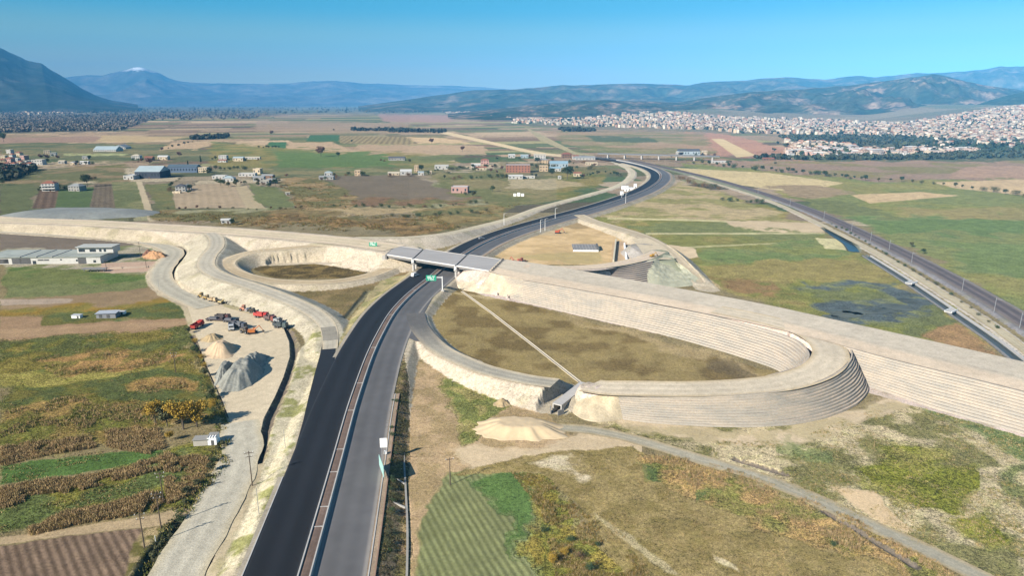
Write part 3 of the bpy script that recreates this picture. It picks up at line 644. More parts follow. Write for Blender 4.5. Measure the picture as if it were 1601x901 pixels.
# ------------------------------------------------------------------ mountains and hills
def mtn_mat(name, c1, c2, c3, snow=None, sc=0.002):
    m, t, b = newmat(name); N, L = t.nodes, t.links
    ge = N.new('ShaderNodeNewGeometry')
    n1 = N.new('ShaderNodeTexNoise'); n1.inputs['Scale'].default_value = sc; n1.inputs['Detail'].default_value = 8; n1.inputs['Roughness'].default_value = 0.65
    n2 = N.new('ShaderNodeTexNoise'); n2.inputs['Scale'].default_value = sc * 5; n2.inputs['Detail'].default_value = 6; n2.inputs['Roughness'].default_value = 0.7
    L.new(ge.outputs['Position'], n1.inputs[0]); L.new(ge.outputs['Position'], n2.inputs[0])
    r = N.new('ShaderNodeValToRGB'); L.new(n1.outputs[0], r.inputs[0])
    r.color_ramp.elements[0].position = 0.40; r.color_ramp.elements[0].color = (*c1, 1)
    r.color_ramp.elements[1].position = 0.62; r.color_ramp.elements[1].color = (*c3, 1)
    e = r.color_ramp.elements.new(0.52); e.color = (*c2, 1)
    mr = N.new('ShaderNodeMapRange'); mr.inputs[1].default_value = 0.3; mr.inputs[2].default_value = 0.7; mr.inputs[3].default_value = 0.35; mr.inputs[4].default_value = 1.65
    L.new(n2.outputs[0], mr.inputs[0])
    v = N.new('ShaderNodeVectorMath'); v.operation = 'SCALE'; L.new(r.outputs[0], v.inputs[0]); L.new(mr.outputs[0], v.inputs['Scale'])
    out = v.outputs[0]
    if snow:
        sp = N.new('ShaderNodeSeparateXYZ'); L.new(ge.outputs['Position'], sp.inputs[0])
        ma = N.new('ShaderNodeMath'); ma.operation = 'MULTIPLY_ADD'; L.new(n2.outputs[0], ma.inputs[0]); ma.inputs[1].default_value = 500; L.new(sp.outputs['Z'], ma.inputs[2])
        mr2 = N.new('ShaderNodeMapRange'); mr2.inputs[1].default_value = snow + 250; mr2.inputs[2].default_value = snow + 420; L.new(ma.outputs[0], mr2.inputs[0])
        mx = N.new('ShaderNodeMix'); mx.data_type = 'RGBA'; mx.inputs['B'].default_value = (0.85, 0.87, 0.9, 1)
        L.new(mr2.outputs[0], mx.inputs['Factor']); L.new(out, mx.inputs['A']); out = mx.outputs['Result']
    L.new(out, b.inputs['Base Color']); b.inputs['Roughness'].default_value = 1; b.inputs['Specular IOR Level'].default_value = 0
    return m
def ridge(name, pts, D, depth, material, seed, amp=0.45, sc=700, power=1.0, foot=-5):
    pts = np.array(pts, float); nx = 1100; m = 64
    px = np.linspace(pts[0, 0], pts[-1, 0], nx); py = np.interp(px, pts[:, 0], pts[:, 1])
    py = np.convolve(np.pad(py, 2, mode='edge'), np.ones(5) / 5, 'valid')
    W = np.array([PY(a, b_, D) for a, b_ in zip(px, py)]); r = W[:, 0] / W[:, 1]
    jit = (fbm(px, px * 0, 26, seed, 4) - 0.5); zc = np.maximum(W[:, 2], 4) * (1 + 0.05 * jit)
    T = np.linspace(0, 1.25, m)[:, None]
    Y = D - depth * (1 - T) + np.zeros((1, nx)); X = Y * r[None]
    tt = np.clip(T, 0, 1); back = np.clip((T - 1) / 0.25, 0, 1)
    n = 1 - np.abs(2 * fbm(X, Y, sc, seed, 5) - 1) * 1.6
    env = np.sin(np.pi * np.clip(tt, 0, 1)) ** 0.8
    Z = foot + (zc[None] - foot) * (tt ** power * (1 - 0.5 * back)) + zc[None] * amp * env * (n - 0.62)
    V = np.stack([X, Y, Z], -1).reshape(-1, 3)
    F = (np.arange(m - 1)[:, None] * nx + np.arange(nx - 1)[None]); F = np.stack([F, F + 1, F + nx + 1, F + nx], -1).reshape(-1, 4)
    return tag(npmesh(name, V, F, material, smooth=True), kind='structure')
FOR1, FOR2, FOR3 = (0.030, 0.045, 0.028), (0.060, 0.065, 0.038), (0.15, 0.12, 0.085)
ridge('mountains', [(-700,140),(60,128),(105,121),(135,117),(160,118),(185,111),(200,107),(212,103),(222,104),(235,110),(250,114),(262,121),(280,126),(330,130),(400,131),(450,130),(490,127),(520,126),(570,130),(640,132),(700,133),(760,136),(800,140),(900,148),(1100,158)],
      21000, 5500, mtn_mat('far_mountain', (0.06,0.07,0.055), (0.10,0.095,0.08), (0.17,0.15,0.12), snow=905, sc=0.0006), 21, amp=0.35, sc=2600)
ridge('mountain', [(-900,30),(-500,30),(-260,20),(-120,28),(-50,52),(0,75),(25,85),(45,94),(65,98),(85,112),(105,124),(130,139),(150,149),(175,157),(215,163)],
      10500, 3600, mtn_mat('near_mountain', (0.02,0.03,0.02), (0.03,0.04,0.028), (0.06,0.06,0.05), sc=0.0014), 33, amp=0.25, sc=1700)
ridge('hills', [(560,166),(590,162),(640,155),(680,149),(740,141),(800,139),(850,136),(878,132),(905,133),(960,131),(1010,131),(1055,131),(1075,133),(1100,128),(1150,126),(1190,122),(1240,120),(1265,122),(1290,123),(1330,118),(1345,117),(1370,119),(1400,117),(1440,114),(1480,113),(1520,111),(1545,108),(1565,104),(1601,103),(1800,98),(2200,90),(2600,96)],
      9800, 3000, mtn_mat('back_hills', FOR1, FOR2, FOR3, sc=0.0024), 44, amp=0.5, sc=900)
ridge('hills', [(700,178),(800,168),(850,162),(900,158),(940,156),(1000,158),(1060,160),(1120,150),(1180,143),(1240,140),(1290,137),(1340,132),(1390,126),(1430,120),(1460,115),(1480,119),(1510,127),(1550,135),(1601,141),(1800,135),(2200,150),(2600,150)],
      5600, 1900, mtn_mat('mid_hills', FOR1, (0.06,0.062,0.042), (0.25,0.18,0.13), sc=0.0042), 57, amp=0.62, sc=460)
ridge('hills', [(1480,176),(1520,165),(1550,155),(1575,149),(1601,144),(1700,130),(1900,120),(2200,120)],
      4200, 900, mtn_mat('town_hill', (0.028,0.045,0.026), (0.035,0.05,0.03), (0.07,0.075,0.045), sc=0.006), 63, amp=0.3, sc=400)

# ------------------------------------------------------------------ haze: one closed box of even, pale air
hm = bpy.data.materials.new('haze'); hm.use_nodes = True; t = hm.node_tree; t.nodes.clear()
pv = t.nodes.new('ShaderNodeVolumePrincipled'); pv.inputs['Color'].default_value = (0.12, 0.50, 1.0, 1); pv.inputs['Density'].default_value = HAZE
pv.inputs['Anisotropy'].default_value = -0.4
ho = t.nodes.new('ShaderNodeOutputMaterial'); t.links.new(pv.outputs[0], ho.inputs['Volume'])
hz = MB().box((0, 11000, -8), (60000, 30000, 1408)).build('haze', hm); tag(hz, kind='stuff')

# ------------------------------------------------------------------ roads
def ribbon(name, W, o0, o1, colf, material, n=9, dz=0.0, kind='structure', parent=None, rag=0.0):
    W = resample(W, max(8, int(np.linalg.norm(np.diff(W, axis=0), axis=1).sum() / 3.0)))
    o = np.linspace(0, 1, n); T = np.gradient(W[:, :2], axis=0); T /= np.linalg.norm(T, axis=1)[:, None]; Nn = np.column_stack([T[:, 1], -T[:, 0]])
    o0, o1 = [np.interp(np.linspace(0, 1, len(W)), np.linspace(0, 1, len(q)), q) if np.ndim(q) else np.full(len(W), float(q)) for q in (o0, o1)]
    if rag: o0 = o0 - rag * (fbm(W[:, 0], W[:, 1], 9, 501, 4) - .45) * 2; o1 = o1 + rag * (fbm(W[:, 0], W[:, 1], 9, 601, 4) - .45) * 2
    off = o0[:, None] * (1 - o)[None] + o1[:, None] * o[None]
    X = W[:, 0][:, None] + Nn[:, 0][:, None] * off; Y = W[:, 1][:, None] + Nn[:, 1][:, None] * off
    Z = np.repeat((W[:, 2] + dz)[:, None], n, 1)
    V = np.stack([X, Y, Z], -1).reshape(-1, 3)
    F = np.arange(len(W) - 1)[:, None] * n + np.arange(n - 1)[None]; F = np.stack([F, F + n, F + n + 1, F + 1], -1).reshape(-1, 4)
    c = colf(np.repeat(o[None], len(W), 0).ravel(), X.ravel(), Y.ravel())
    ob = npmesh(name, V, F, material, col=c, parent=parent)
    if parent is None: tag(ob, kind=kind)
    return ob
def road_mat(name, streak=0.5, rough=0.9, var=0.14, sc=0.6):
    m = colmat(name, rough, var, sc, 0.15); t = m.node_tree; N, L = t.nodes, t.links; b = N['Principled BSDF']
    ge = N.new('ShaderNodeNewGeometry'); n2 = N.new('ShaderNodeTexNoise'); n2.inputs['Scale'].default_value = 1.9; n2.inputs['Detail'].default_value = 5; n2.inputs['Roughness'].default_value = .75
    L.new(ge.outputs['Position'], n2.inputs['Vector']); mr = N.new('ShaderNodeMapRange'); mr.inputs[1].default_value = .35; mr.inputs[2].default_value = .65; mr.inputs[3].default_value = .80; mr.inputs[4].default_value = 1.16; L.new(n2.outputs[0], mr.inputs[0])
    src = b.inputs['Base Color'].links[0].from_socket; vm = N.new('ShaderNodeVectorMath'); vm.operation = 'SCALE'; L.new(src, vm.inputs[0]); L.new(mr.outputs[0], vm.inputs['Scale'])
    tn = N.new('ShaderNodeVectorMath'); tn.operation = 'MULTIPLY'; tn.inputs[1].default_value = (1.04, 1.0, .90); L.new(vm.outputs[0], tn.inputs[0]); L.new(tn.outputs[0], b.inputs['Base Color'])
    bp = N.new('ShaderNodeBump'); bp.inputs['Strength'].default_value = .5; bp.inputs['Distance'].default_value = .25; L.new(n2.outputs[0], bp.inputs['Height']); L.new(bp.outputs[0], b.inputs['Normal'])
    return m
RM = road_mat('compacted_gravel', var=0.13, sc=0.35)
ASPH = colmat('asphalt', 0.8, 0.10, 0.25, 0.35)
def cdark(o, X, Y):
    base = np.array([0.0085, 0.0092, 0.0115]); n = vnoise(X, Y, 25, 4)
    band = 1 + 0.25 * np.cos(o * 2 * np.pi * 2.0) + 0.3 * (n - 0.5)
    c = base[None] * band[:, None]
    e = (np.abs(o - 0.5) > 0.455)[:, None]
    return np.where(e, np.array([0.03, 0.031, 0.034])[None], c)
def cgrey(o, X, Y):
    n = fbm(X, Y, 30, 14, 3); base = A(132, 130, 130) * .70
    c = base[None] * (1 - 0.16 * np.exp(-((o - 0.32) / 0.12) ** 2) - 0.16 * np.exp(-((o - 0.68) / 0.12) ** 2) + 0.35 * (n - 0.5))[:, None]
    e = np.clip((np.abs(o - 0.5) - 0.40) * 16, 0, 1)[:, None] * 0.75
    return c * (1 - e) + A(178, 170, 160)[None] * e
def cgrav(base, edge, k=0.55, tracks=True):
    def f(o, X, Y):
        n = fbm(X, Y, 16, 21, 4)
        c = np.asarray(base)[None] * (0.88 + 0.26 * n)[:, None]
        if tracks: c = c * (1 + 0.10 * np.cos((o - 0.5) * 2 * np.pi * 3) * (.4 + vnoise(X, Y, 30, 77)) + .05 * np.cos(o * 41) * (vnoise(X, Y, 18, 78) - .3))[:, None]
        e = np.clip((np.abs(o - 0.5) * 2 - k) / (1 - k), 0, 1)[:, None]
        return c * (1 - e) + np.asarray(edge)[None] * (0.9 + 0.22 * n)[:, None] * e
    return f
GRV = A(204, 198, 186); CRM = A(226, 212, 188); PNK = A(232, 214, 196)
ribbon('motorway_carriageway', MW, -13.2, -1.6, cdark, ASPH, 22)
ribbon('motorway_carriageway', MW, 1.6, 13.0, cgrey, ASPH, 22)
LT = lambda o, X, Y: A(186, 178, 166)[None] * (0.9 + 0.2 * vnoise(X, Y, 6, 3))[:, None]
LT2 = lambda o, X, Y: A(178, 160, 142)[None] * (0.85 + 0.3 * vnoise(X, Y, 5, 3))[:, None]
def mwi(px, py): q = P(px, py, ZM); return int(np.argmin(np.linalg.norm(MW[:, :2] - q[:2], axis=1)))
iL0, iL1, iR0, iR1, iE = mwi(524, 735), mwi(577, 560), mwi(560, 610), mwi(690, 422), int(len(MW) * .93)
for a_, b_ in ((0, iL0), (iL1, iE)): ribbon('verge', MW[a_:b_], -14.6, -13.25, LT, RM, 3, dz=0.03)
for a_, b_ in ((0, iR0), (iR1, iE)): ribbon('verge', MW[a_:b_], 13.05, 15.0, LT2, RM, 4, dz=0.03)
def sheet(name, pts, colf, dz, material=None, zz=None, smooth=True):
    W = [P(*q) for q in pts]
    bmh = bmesh.new(); vs = [bmh.verts.new((q[0], q[1], q[2] + dz)) for q in W]; f = bmh.faces.new(vs)
    if f.normal.z < 0 or True:
        bmh.normal_update()
        if f.normal.z < 0: f.normal_flip()
    bmesh.ops.triangulate(bmh, faces=[f])
    bmesh.ops.subdivide_edges(bmh, edges=bmh.edges[:], cuts=3, use_grid_fill=True)
    me = bpy.data.meshes.new(name); bmh.to_mesh(me); bmh.free()
    co = np.zeros(len(me.vertices) * 3, np.float32); me.vertices.foreach_get('co', co); co = co.reshape(-1, 3)
    c = colf(np.full(len(co), 0.5), co[:, 0], co[:, 1])
    a = me.attributes.new('Col', 'FLOAT_COLOR', 'POINT'); a.data.foreach_set('color', np.column_stack([c, np.ones(len(co))]).astype(np.float32).ravel())
    me.materials.append(material or RM); o = bpy.data.objects.new(name, me); COL.objects.link(o); return tag(o, kind='structure')
sheet('merging_lane', [(506,529,ZM),(525,531,ZM),(523,562,ZM),(533,561,ZM),(552,530,ZM),(545,575,ZM),(525,640,ZM),(490,730,ZM),(450,735,ZM),(462,700,ZM),(474,658,ZM),(482,623,ZM),(491,588,ZM),(500,556,ZM)], cdark, -0.012, ASPH)
sheet('diverging_lane', [(716,431,ZM),(694,450,ZM),(677,464,ZM),(664,488,ZM),(660,508,ZM),(664,522,ZM),(668,536,ZM),(648,533,ZM),(634,526,ZM),(622,566,ZM),(612,600,ZM),(600,600,ZM),(610,560,ZM),(625,510,ZM),(660,465,ZM),(700,430,ZM)], cgrey, -0.010, ASPH)
ribbon('approach_road', west, -11, 11, cgrav(CRM, PNK), RM, 12, dz=0.02)
ribbon('slip_road', farw, -3.6, 3.6, cgrav(A(214,206,184), CRM), RM, 8)
ribbon('slip_road', rampL, [-4.9, -4.9, -4.9, -4.9, -4.6, -3.0], [4.9, 4.9, 4.9, 4.9, 4.4, 3.0], cgrav(GRV, CRM, .6), RM, 10, dz=0.05)
ribbon('ramp_end', rampL[-9:-3], -3.2, 3.2, lambda o, X, Y: A(164, 160, 152)[None] * (0.9 + .2 * vnoise(X, Y, 4, 9))[:, None], RM, 6, dz=0.075)
ribbon('slip_road', lloop, -4.6, 4.6, cgrav(A(206,188,160), CRM), RM, 9, dz=0.03)
ribbon('slip_road', neramp, -5.0, 5.0, cgrav(A(204,190,168), CRM), RM, 8, dz=0.03)
sheet('stone_pad', [(988,374,4.6),(1012,372,4.7),(1036,384,5.2),(1058,404,5.6),(1046,406,6.0),(1024,406,6.9),(1000,408,7.2),(1006,398,6.4),(998,386,5.6)], cgrav(A(218,208,190), CRM, 1.2, False), 0.06)
ribbon('slip_road', neloop, -5.0, 5.0, cgrav(PNK, CRM), RM, 8, dz=0.05)
_q0 = P(655, 500, 2)
def cloop2(o, X, Y):
    k = np.clip((np.hypot(X - _q0[0], Y - _q0[1]) - 6) / 38, 0, 1)[:, None] ** 1.3
    g_ = A(132, 132, 136)[None] * .72 * (.85 + .3 * fbm(X, Y, 12, 5, 3))[:, None]; c_ = cgrav(A(186,182,172), CRM, .45)(o, X, Y)
    return g_ * (1 - k) + c_ * k
ribbon('slip_road', loop2, -4.5, 4.2, cloop2, RM, 12, dz=0.004)
ribbon('service_road', serv, -6.3, 6.3, cgrav(A(198,194,182), CRM, .6), RM, 12, dz=0.06, rag=.8)
ribbon('haul_road', serv2, -6.0, 6.0, cgrav(A(206,202,190), A(212,202,178), .6), RM, 14, dz=0.0125, rag=1.0)
sheet('construction_yard', [(286,458,.1),(330,474,.1),(385,490,.1),(424,500,.1),(444,515,.1),(452,535,.1),(453,558,.1),(443,590,.1),(430,620,.1),(412,655,.1),(402,700,.1),(398,720,.1),(372,720,.1),(360,690,.1),(362,665,.1),(345,620,.1),(322,570,.1),(306,525,.1),(300,500,.1)], cgrav(A(208,203,189), CRM, 1.2, False), 0.0)
ribbon('gravel_track', track, -2.7, 2.7, cgrav(A(184,180,166), A(190,174,140), .4), RM, 11, dz=0.04, rag=.8)
ribbon('service_track', rserv, -2.6, 2.6, cgrav(A(206,196,172), A(196,180,146), .6), RM, 9, dz=0.05, rag=.8)
ribbon('railway_bed', rail, -6.3, 6.0, cgrav(A(128,118,120), A(158,148,136), .8), RM, 15, dz=0.1)
RAILM = mat('rail_steel', (0.16, 0.14, 0.13), 0.5, 0.2, 1, metal=0.6)
for off in (-3.0, 2.0):                                     # two tracks: sleepers under a pair of rails each
    tr = empty('railway_track', (0, 0, 0)); tag(tr, 'railway track on the %s side of the ballast bed beyond the canal' % ('field' if off < 0 else 'service road'), 'railway track', 'railway tracks across the plain')
    Wt = resample(rail, 260)
    for r_ in (-0.75, 0.75):
        ribbon('rail', Wt, off + r_ - .06, off + r_ + .06, lambda o, X, Y: np.tile((0.2, 0.18, 0.17), (len(X), 1)), RAILM, 2, dz=0.35, parent=tr)
    ribbon('sleeper_bed', Wt, off - 1.3, off + 1.3, lambda o, X, Y: np.tile(A(112, 104, 108), (len(X), 1)), RM, 3, dz=0.2, parent=tr)
# earthwork top of the east approach and the loop that leaves it
def loft(name, a, b, n, k, colf, material, dz=0.0):
    a = resample(a, n); b = resample(b, n); o = np.linspace(0, 1, k)
    V = a[:, None] * (1 - o)[None, :, None] + b[:, None] * o[None, :, None]; V[..., 2] += dz
    c = colf(np.repeat(o[None], n, 0).ravel(), V[..., 0].ravel(), V[..., 1].ravel())
    F = np.arange(n - 1)[:, None] * k + np.arange(k - 1)[None]; F = np.stack([F, F + 1, F + k + 1, F + k], -1).reshape(-1, 4)
    ob = npmesh(name, V.reshape(-1, 3), F[:, ::-1], material, col=c); return tag(ob, kind='structure')
def ceast(o, X, Y):
    n = fbm(X, Y, 16, 21, 4); a = A(222, 212, 198); b_ = A(238, 220, 200)
    w_ = np.clip((o - 0.62) * 12, 0, 1)[:, None]
    return (a[None] * (1 - w_) + b_[None] * w_) * (0.88 + 0.25 * n - 0.10 * np.exp(-((o - 0.60) / 0.03) ** 2))[:, None]
loft('approach_embankment_road', eastF, eastN, 300, 16, ceast, RM)
ribbon('loop_road', loop, -6.4, 6.4, cgrav(A(226,214,196), A(216,198,168), .62), RM, 14, dz=0.04)

# ------------------------------------------------------------------ terraced retaining walls
def wall_mat(name, c1):
    m, t, b = newmat(name); N, L = t.nodes, t.links
    tc = N.new('ShaderNodeTexCoord'); vo = N.new('ShaderNodeTexNoise'); vo.inputs['Scale'].default_value = 1.4; vo.inputs['Detail'].default_value = 4; vo.inputs['Roughness'].default_value = .8
    n1 = N.new('ShaderNodeTexNoise'); n1.inputs['Scale'].default_value = 0.12; n1.inputs['Detail'].default_value = 5
    mp = N.new('ShaderNodeMapping'); mp.inputs['Scale'].default_value = (1, 1, 5); L.new(tc.outputs['Object'], mp.inputs[0])
    L.new(mp.outputs[0], vo.inputs['Vector']); L.new(mp.outputs[0], n1.inputs['Vector'])
    r = N.new('ShaderNodeValToRGB'); L.new(n1.outputs[0], r.inputs[0])
    r.color_ramp.elements[0].position = 0.36; r.color_ramp.elements[0].color = (*(c1 * np.array([0.88, 0.89, 0.89])), 1)
    r.color_ramp.elements[1].position = 0.62; r.color_ramp.elements[1].color = (*(c1 * np.array([1.10, 1.05, 0.99])), 1)
    mr = N.new('ShaderNodeMapRange'); mr.inputs[1].default_value = .3; mr.inputs[2].default_value = .7; mr.inputs[3].default_value = 0.72; mr.inputs[4].default_value = 1.24; L.new(vo.outputs[0], mr.inputs[0])
    v = N.new('ShaderNodeVectorMath'); v.operation = 'SCALE'; L.new(r.outputs[0], v.inputs[0]); L.new(mr.outputs[0], v.inputs['Scale'])
    L.new(v.outputs[0], b.inputs['Base Color']); b.inputs['Roughness'].default_value = 0.95; b.inputs['Specular IOR Level'].default_value = 0.1
    return m
WALLF = wall_mat('stone_filled_mesh_wall', A(196, 188, 176)); WALLL = wall_mat('wall_ledge_gravel', A(202, 190, 174)); WALLG = mat('wall_joint_shade', A(112, 106, 100), 1, .2, 1)  # joint strips darkened to stand in for groove shade between courses
WALLD = wall_mat('grey_mesh_wall', A(140, 132, 128))
def terraces(name, top, base, K, label, n=240, face=None, wob=0.12):
    T_, B_ = resample(top, n), resample(base, n)
    rows = []; mats = []
    for k in range(K):
        a = B_ * (1 - k / K) + T_ * (k / K); c = B_ * (1 - (k + 1) / K) + T_ * ((k + 1) / K); d = c - a
        run = np.linalg.norm(d[:, :2], axis=1).mean()
        wv = (fbm(a[:, 0], a[:, 1], 7, 50 + k, 2) - 0.5) * wob * 1.6
        out = np.zeros_like(a); q = T_ - B_; q[:, 2] = 0; q /= np.linalg.norm(q, axis=1)[:, None] + 1e-9; out = q * wv[:, None]
        def pt(fx, fz, inn=0.0):
            r = a.copy() + out; r[:, :2] += d[:, :2] * fx + q[:, :2] * inn; r[:, 2] = a[:, 2] + d[:, 2] * fz; return r
        rows += [pt(0.0, 0.06, -0.03), pt(0.10, 0.98, 0.0), pt(0.93, 1.0), pt(0.97, 1.0, 0.10)]; mats += [0, 1, 1, 2]
    rows.append(T_.copy()); m = len(rows)
    V = np.stack(rows, 1).reshape(-1, 3); F = np.arange(n - 1)[:, None] * m + np.arange(m - 1)[None]
    F4 = np.stack([F, F + 1, F + m + 1, F + m], -1).reshape(-1, 4)
    mi = np.repeat(np.array(mats[:m - 1])[None], n - 1, 0).ravel()
    o = npmesh(name, V, F4, [face or WALLF, WALLL, WALLG], mi=mi); tag(o, label, 'retaining wall', 'terraced retaining walls of the interchange'); return o
terraces('retaining_wall', W_OUT_TOP, W_OUT_BASE, 12, 'tall terraced retaining wall curving round the outside of the teardrop loop', wob=0.3)
terraces('retaining_wall', W_IN_TOP, W_IN_BASE, 13, 'long terraced retaining wall facing the brown field inside the teardrop loop', n=320, wob=0.3)
terraces('retaining_wall', W_E_TOP, W_E_BASE, 13, 'terraced retaining wall running off from behind the loop past the green scrub', n=300, wob=0.3)
terraces('retaining_wall', W_NE_TOP, W_NE_BASE, 10, 'short dark grey triangular retaining wall beside the pale stone slope beyond the approach road', n=80, face=WALLD)

# ------------------------------------------------------------------ materials for the things
CONC = mat('concrete', A(206, 202, 196), 0.85, 0.12, 0.8); CONCD = mat('old_concrete', A(150, 148, 146), 0.9, 0.18, 0.6)
DECKM = mat('deck_concrete', A(184, 180, 176), 0.85, 0.16, 0.35, stretch=(0.25, 3.0, 1))
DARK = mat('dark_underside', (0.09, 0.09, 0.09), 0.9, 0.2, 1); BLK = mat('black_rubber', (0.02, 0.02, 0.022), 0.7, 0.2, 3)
GLASS = mat('window_glass', (0.03, 0.04, 0.05), 0.12, 0.2, 1, spec=0.6); STEEL = mat('galvanised_steel', (0.36, 0.37, 0.38), 0.45, 0.1, 2, metal=0.5)
WOOD = mat('pole_wood', (0.10, 0.075, 0.055), 0.9, 0.25, 3, stretch=(3, 3, 0.4)); SOILM = mat('median_soil', A(128, 108, 96), 1, 0.3, 0.8)
WHITE = mat('white_paint', (0.78, 0.78, 0.76), 0.55, 0.06, 1); SIGNG = mat('green_sign', (0.015, 0.28, 0.17), 0.45, 0.06, 1); TEAL = mat('teal_post', (0.30, 0.50, 0.46), 0.5, .1, 1)
_mc = {}
def MC(r, g, b, rough=0.85, var=0.12, sc=0.6):
    k = (r, g, b, rough)
    if k not in _mc: _mc[k] = mat('paint_%02x%02x%02x' % (r, g, b), lin((r, g, b)) * 0.62, rough, var, sc)
    return _mc[k]

def sweep(name, W, prof, material, parent=None, closed=True, dz=0.0, n=None):
    W = resample(W, n or max(6, int(np.linalg.norm(np.diff(W, axis=0), axis=1).sum() / 4)))
    T = np.gradient(W[:, :2], axis=0); T /= np.linalg.norm(T, axis=1)[:, None]; Nn = np.column_stack([T[:, 1], -T[:, 0]])
    k = len(prof); pr = np.array(prof)
    X = W[:, 0][:, None] + Nn[:, 0][:, None] * pr[:, 0][None]; Y = W[:, 1][:, None] + Nn[:, 1][:, None] * pr[:, 0][None]; Z = W[:, 2][:, None] + pr[:, 1][None] + dz
    V = np.stack([X, Y, Z], -1).reshape(-1, 3); m = k if closed else k - 1
    F = []
    for i in range(len(W) - 1):
        for j in range(m):
            j2 = (j + 1) % k; F.append((i * k + j, i * k + j2, (i + 1) * k + j2, (i + 1) * k + j))
    if closed:
        mb = MB(); mb.v = [tuple(q) for q in V]; mb.f = [tuple(f) for f in F] + [tuple(range(k))[::-1], tuple((len(W) - 1) * k + j for j in range(k))]; mb.m = [0] * len(mb.f)
        return mb.build(name, material, parent)
    return npmesh(name, V, np.array(F), material, parent=parent)

# median barrier
iend = int(len(MW) * 0.90); mwb = MW[:iend]
med = empty('median_barrier'); tag(med, 'long concrete median barrier filled with brown soil between the carriageways', 'median barrier')
sweep('concrete_wall', mwb, [(-1.55, 0), (-1.05, 0), (-1.12, .95), (-1.42, .95)], CONC, med)
sweep('concrete_wall', mwb, [(1.05, 0), (1.55, 0), (1.42, .95), (1.12, .95)], CONC, med)
sweep('soil_fill', mwb, [(-1.04, .60), (-.4, .72), (.4, .70), (1.04, .60)], SOILM, med, closed=False)
for i, (qx, qy) in enumerate(((505, 801), (521, 744), (527, 709), (548, 645), (563, 600), (500, 826), (583, 548), (611, 495), (646, 456))):
    q = G(qx, qy, ZM); j = int(np.argmin(np.linalg.norm(mwb[:, :2] - q[:2], axis=1))); j = max(1, min(j, len(mwb) - 2)); d = mwb[j + 1] - mwb[j - 1]
    MB().box((mwb[j][0], mwb[j][1], ZM + 0.58), (2.1, 0.3, 0.16), math.atan2(d[1], d[0]) - math.pi / 2).build('cross_wall', CONC, med)
# kerbs along both edges
sweep_o = [(13.35, -.1), (13.6, -.1), (13.6, .16), (13.35, .16)]
k1 = sweep('kerb', MW[:iL0], [(-13.5, -.1), (-13.25, -.1), (-13.25, .14), (-13.5, .14)], CONC); tag(k1, kind='structure')
k2 = sweep('kerb', MW[:iR0], sweep_o, CONC); tag(k2, kind='structure')
k3 = sweep('kerb', MW[:iR0], [(14.7, -.1), (15.0, -.1), (15.0, .2), (14.7, .2)], MC(170, 140, 120)); tag(k3, kind='structure')

# ------------------------------------------------------------------ overpass
def lerp(a, b, t): return a * (1 - t) + b * t
FL, FR, BL, BR = P(605, 398.5, 9), P(764, 424, 9), P(620, 384.5, 9), P(783, 405, 9)
br = empty('overpass_bridge', (P(697, 416, 2)[0], P(697, 416, 2)[1], 2.0)); tag(br, 'grey concrete overpass in three unfinished spans above both carriageways', 'bridge')
ob_ = np.array(br.location)
def bq(a, b, z): q = lerp(lerp(FL, FR, a), lerp(BL, BR, a), b) - ob_; q[2] = z - 2.0; return q
for (a0, a1) in ((0.0, 0.268), (0.283, 0.69), (0.705, 1.0)):
    m = MB(); c = [bq(a0, 0, 9), bq(a1, 0, 9), bq(a1, 1, 9), bq(a0, 1, 9)]; lo = [q - np.array([0, 0, 0.75]) for q in c]
    n0 = len(m.v); m.v += [tuple(q) for q in c + lo]
    for f in ((0, 1, 2, 3), (7, 6, 5, 4), (4, 5, 1, 0), (5, 6, 2, 1), (6, 7, 3, 2), (7, 4, 0, 3)): m.f.append(tuple(n0 + i for i in f)); m.m.append(0)
    sp_ = m.build('deck_slab', DECKM, br)
    for k in range(9):                                        # precast girders under each slab
        b0 = 0.05 + k * 0.1125; g_ = MB(); p0, p1 = bq(a0 + .004, b0, 7.1), bq(a1 - .004, b0, 7.1); d = p1 - p0
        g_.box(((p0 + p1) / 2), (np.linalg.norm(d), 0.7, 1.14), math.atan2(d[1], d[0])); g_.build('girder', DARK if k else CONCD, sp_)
    e = MB(); p0, p1 = bq(a0, 0.006, 9.0), bq(a1, 0.006, 9.0); d = p1 - p0
    e.box(((p0 + p1) / 2), (np.linalg.norm(d), 0.35, 0.22), math.atan2(d[1], d[0])); e.build('edge_beam', WHITE, sp_)
    e = MB(); p0, p1 = bq(a0, 0.994, 9.0), bq(a1, 0.994, 9.0)
    e.box(((p0 + p1) / 2), (np.linalg.norm(d), 0.35, 0.22), math.atan2(d[1], d[0])); e.build('edge_beam', CONC, sp_)
for a in (0.2755, 0.6975):
    p0, p1 = bq(a, -0.03, 6.0), bq(a, 1.0, 6.0); d = p1 - p0
    cap = MB().box((p0 + p1) / 2, (np.linalg.norm(d), 1.9, 1.05), math.atan2(d[1], d[0])).build('pier_cap', CONC, br)
    for k in range(5):
        q = bq(a, 0.02 + 0.235 * k, 0); MB().tube((q[0], q[1], -0.6), (q[0], q[1], 4.02), 0.8, 0.8, 14).build('column', CONC, cap)
    q = bq(a, -0.02, 7.0); MB().box(q, (1.7, 1.2, 1.7), math.atan2(d[1], d[0])).build('bearing_block', WHITE, cap)
for a, sgn in ((-0.012, -1), (1.012, 1)):
    p0, p1 = bq(a, -0.03, 6.5), bq(a, 1.03, 6.5); d = p1 - p0
    ab = MB().box((p0 + p1) / 2, (np.linalg.norm(d), 1.0, 2.3), math.atan2(d[1], d[0])).build('abutment', CONCD, br)
    q = bq(a + sgn * 0.012, -0.03, 5.0); MB().box(q, (3.0, 0.5, 3.4), 0.0).build('wing_wall', CONC, ab)
br2 = MB()
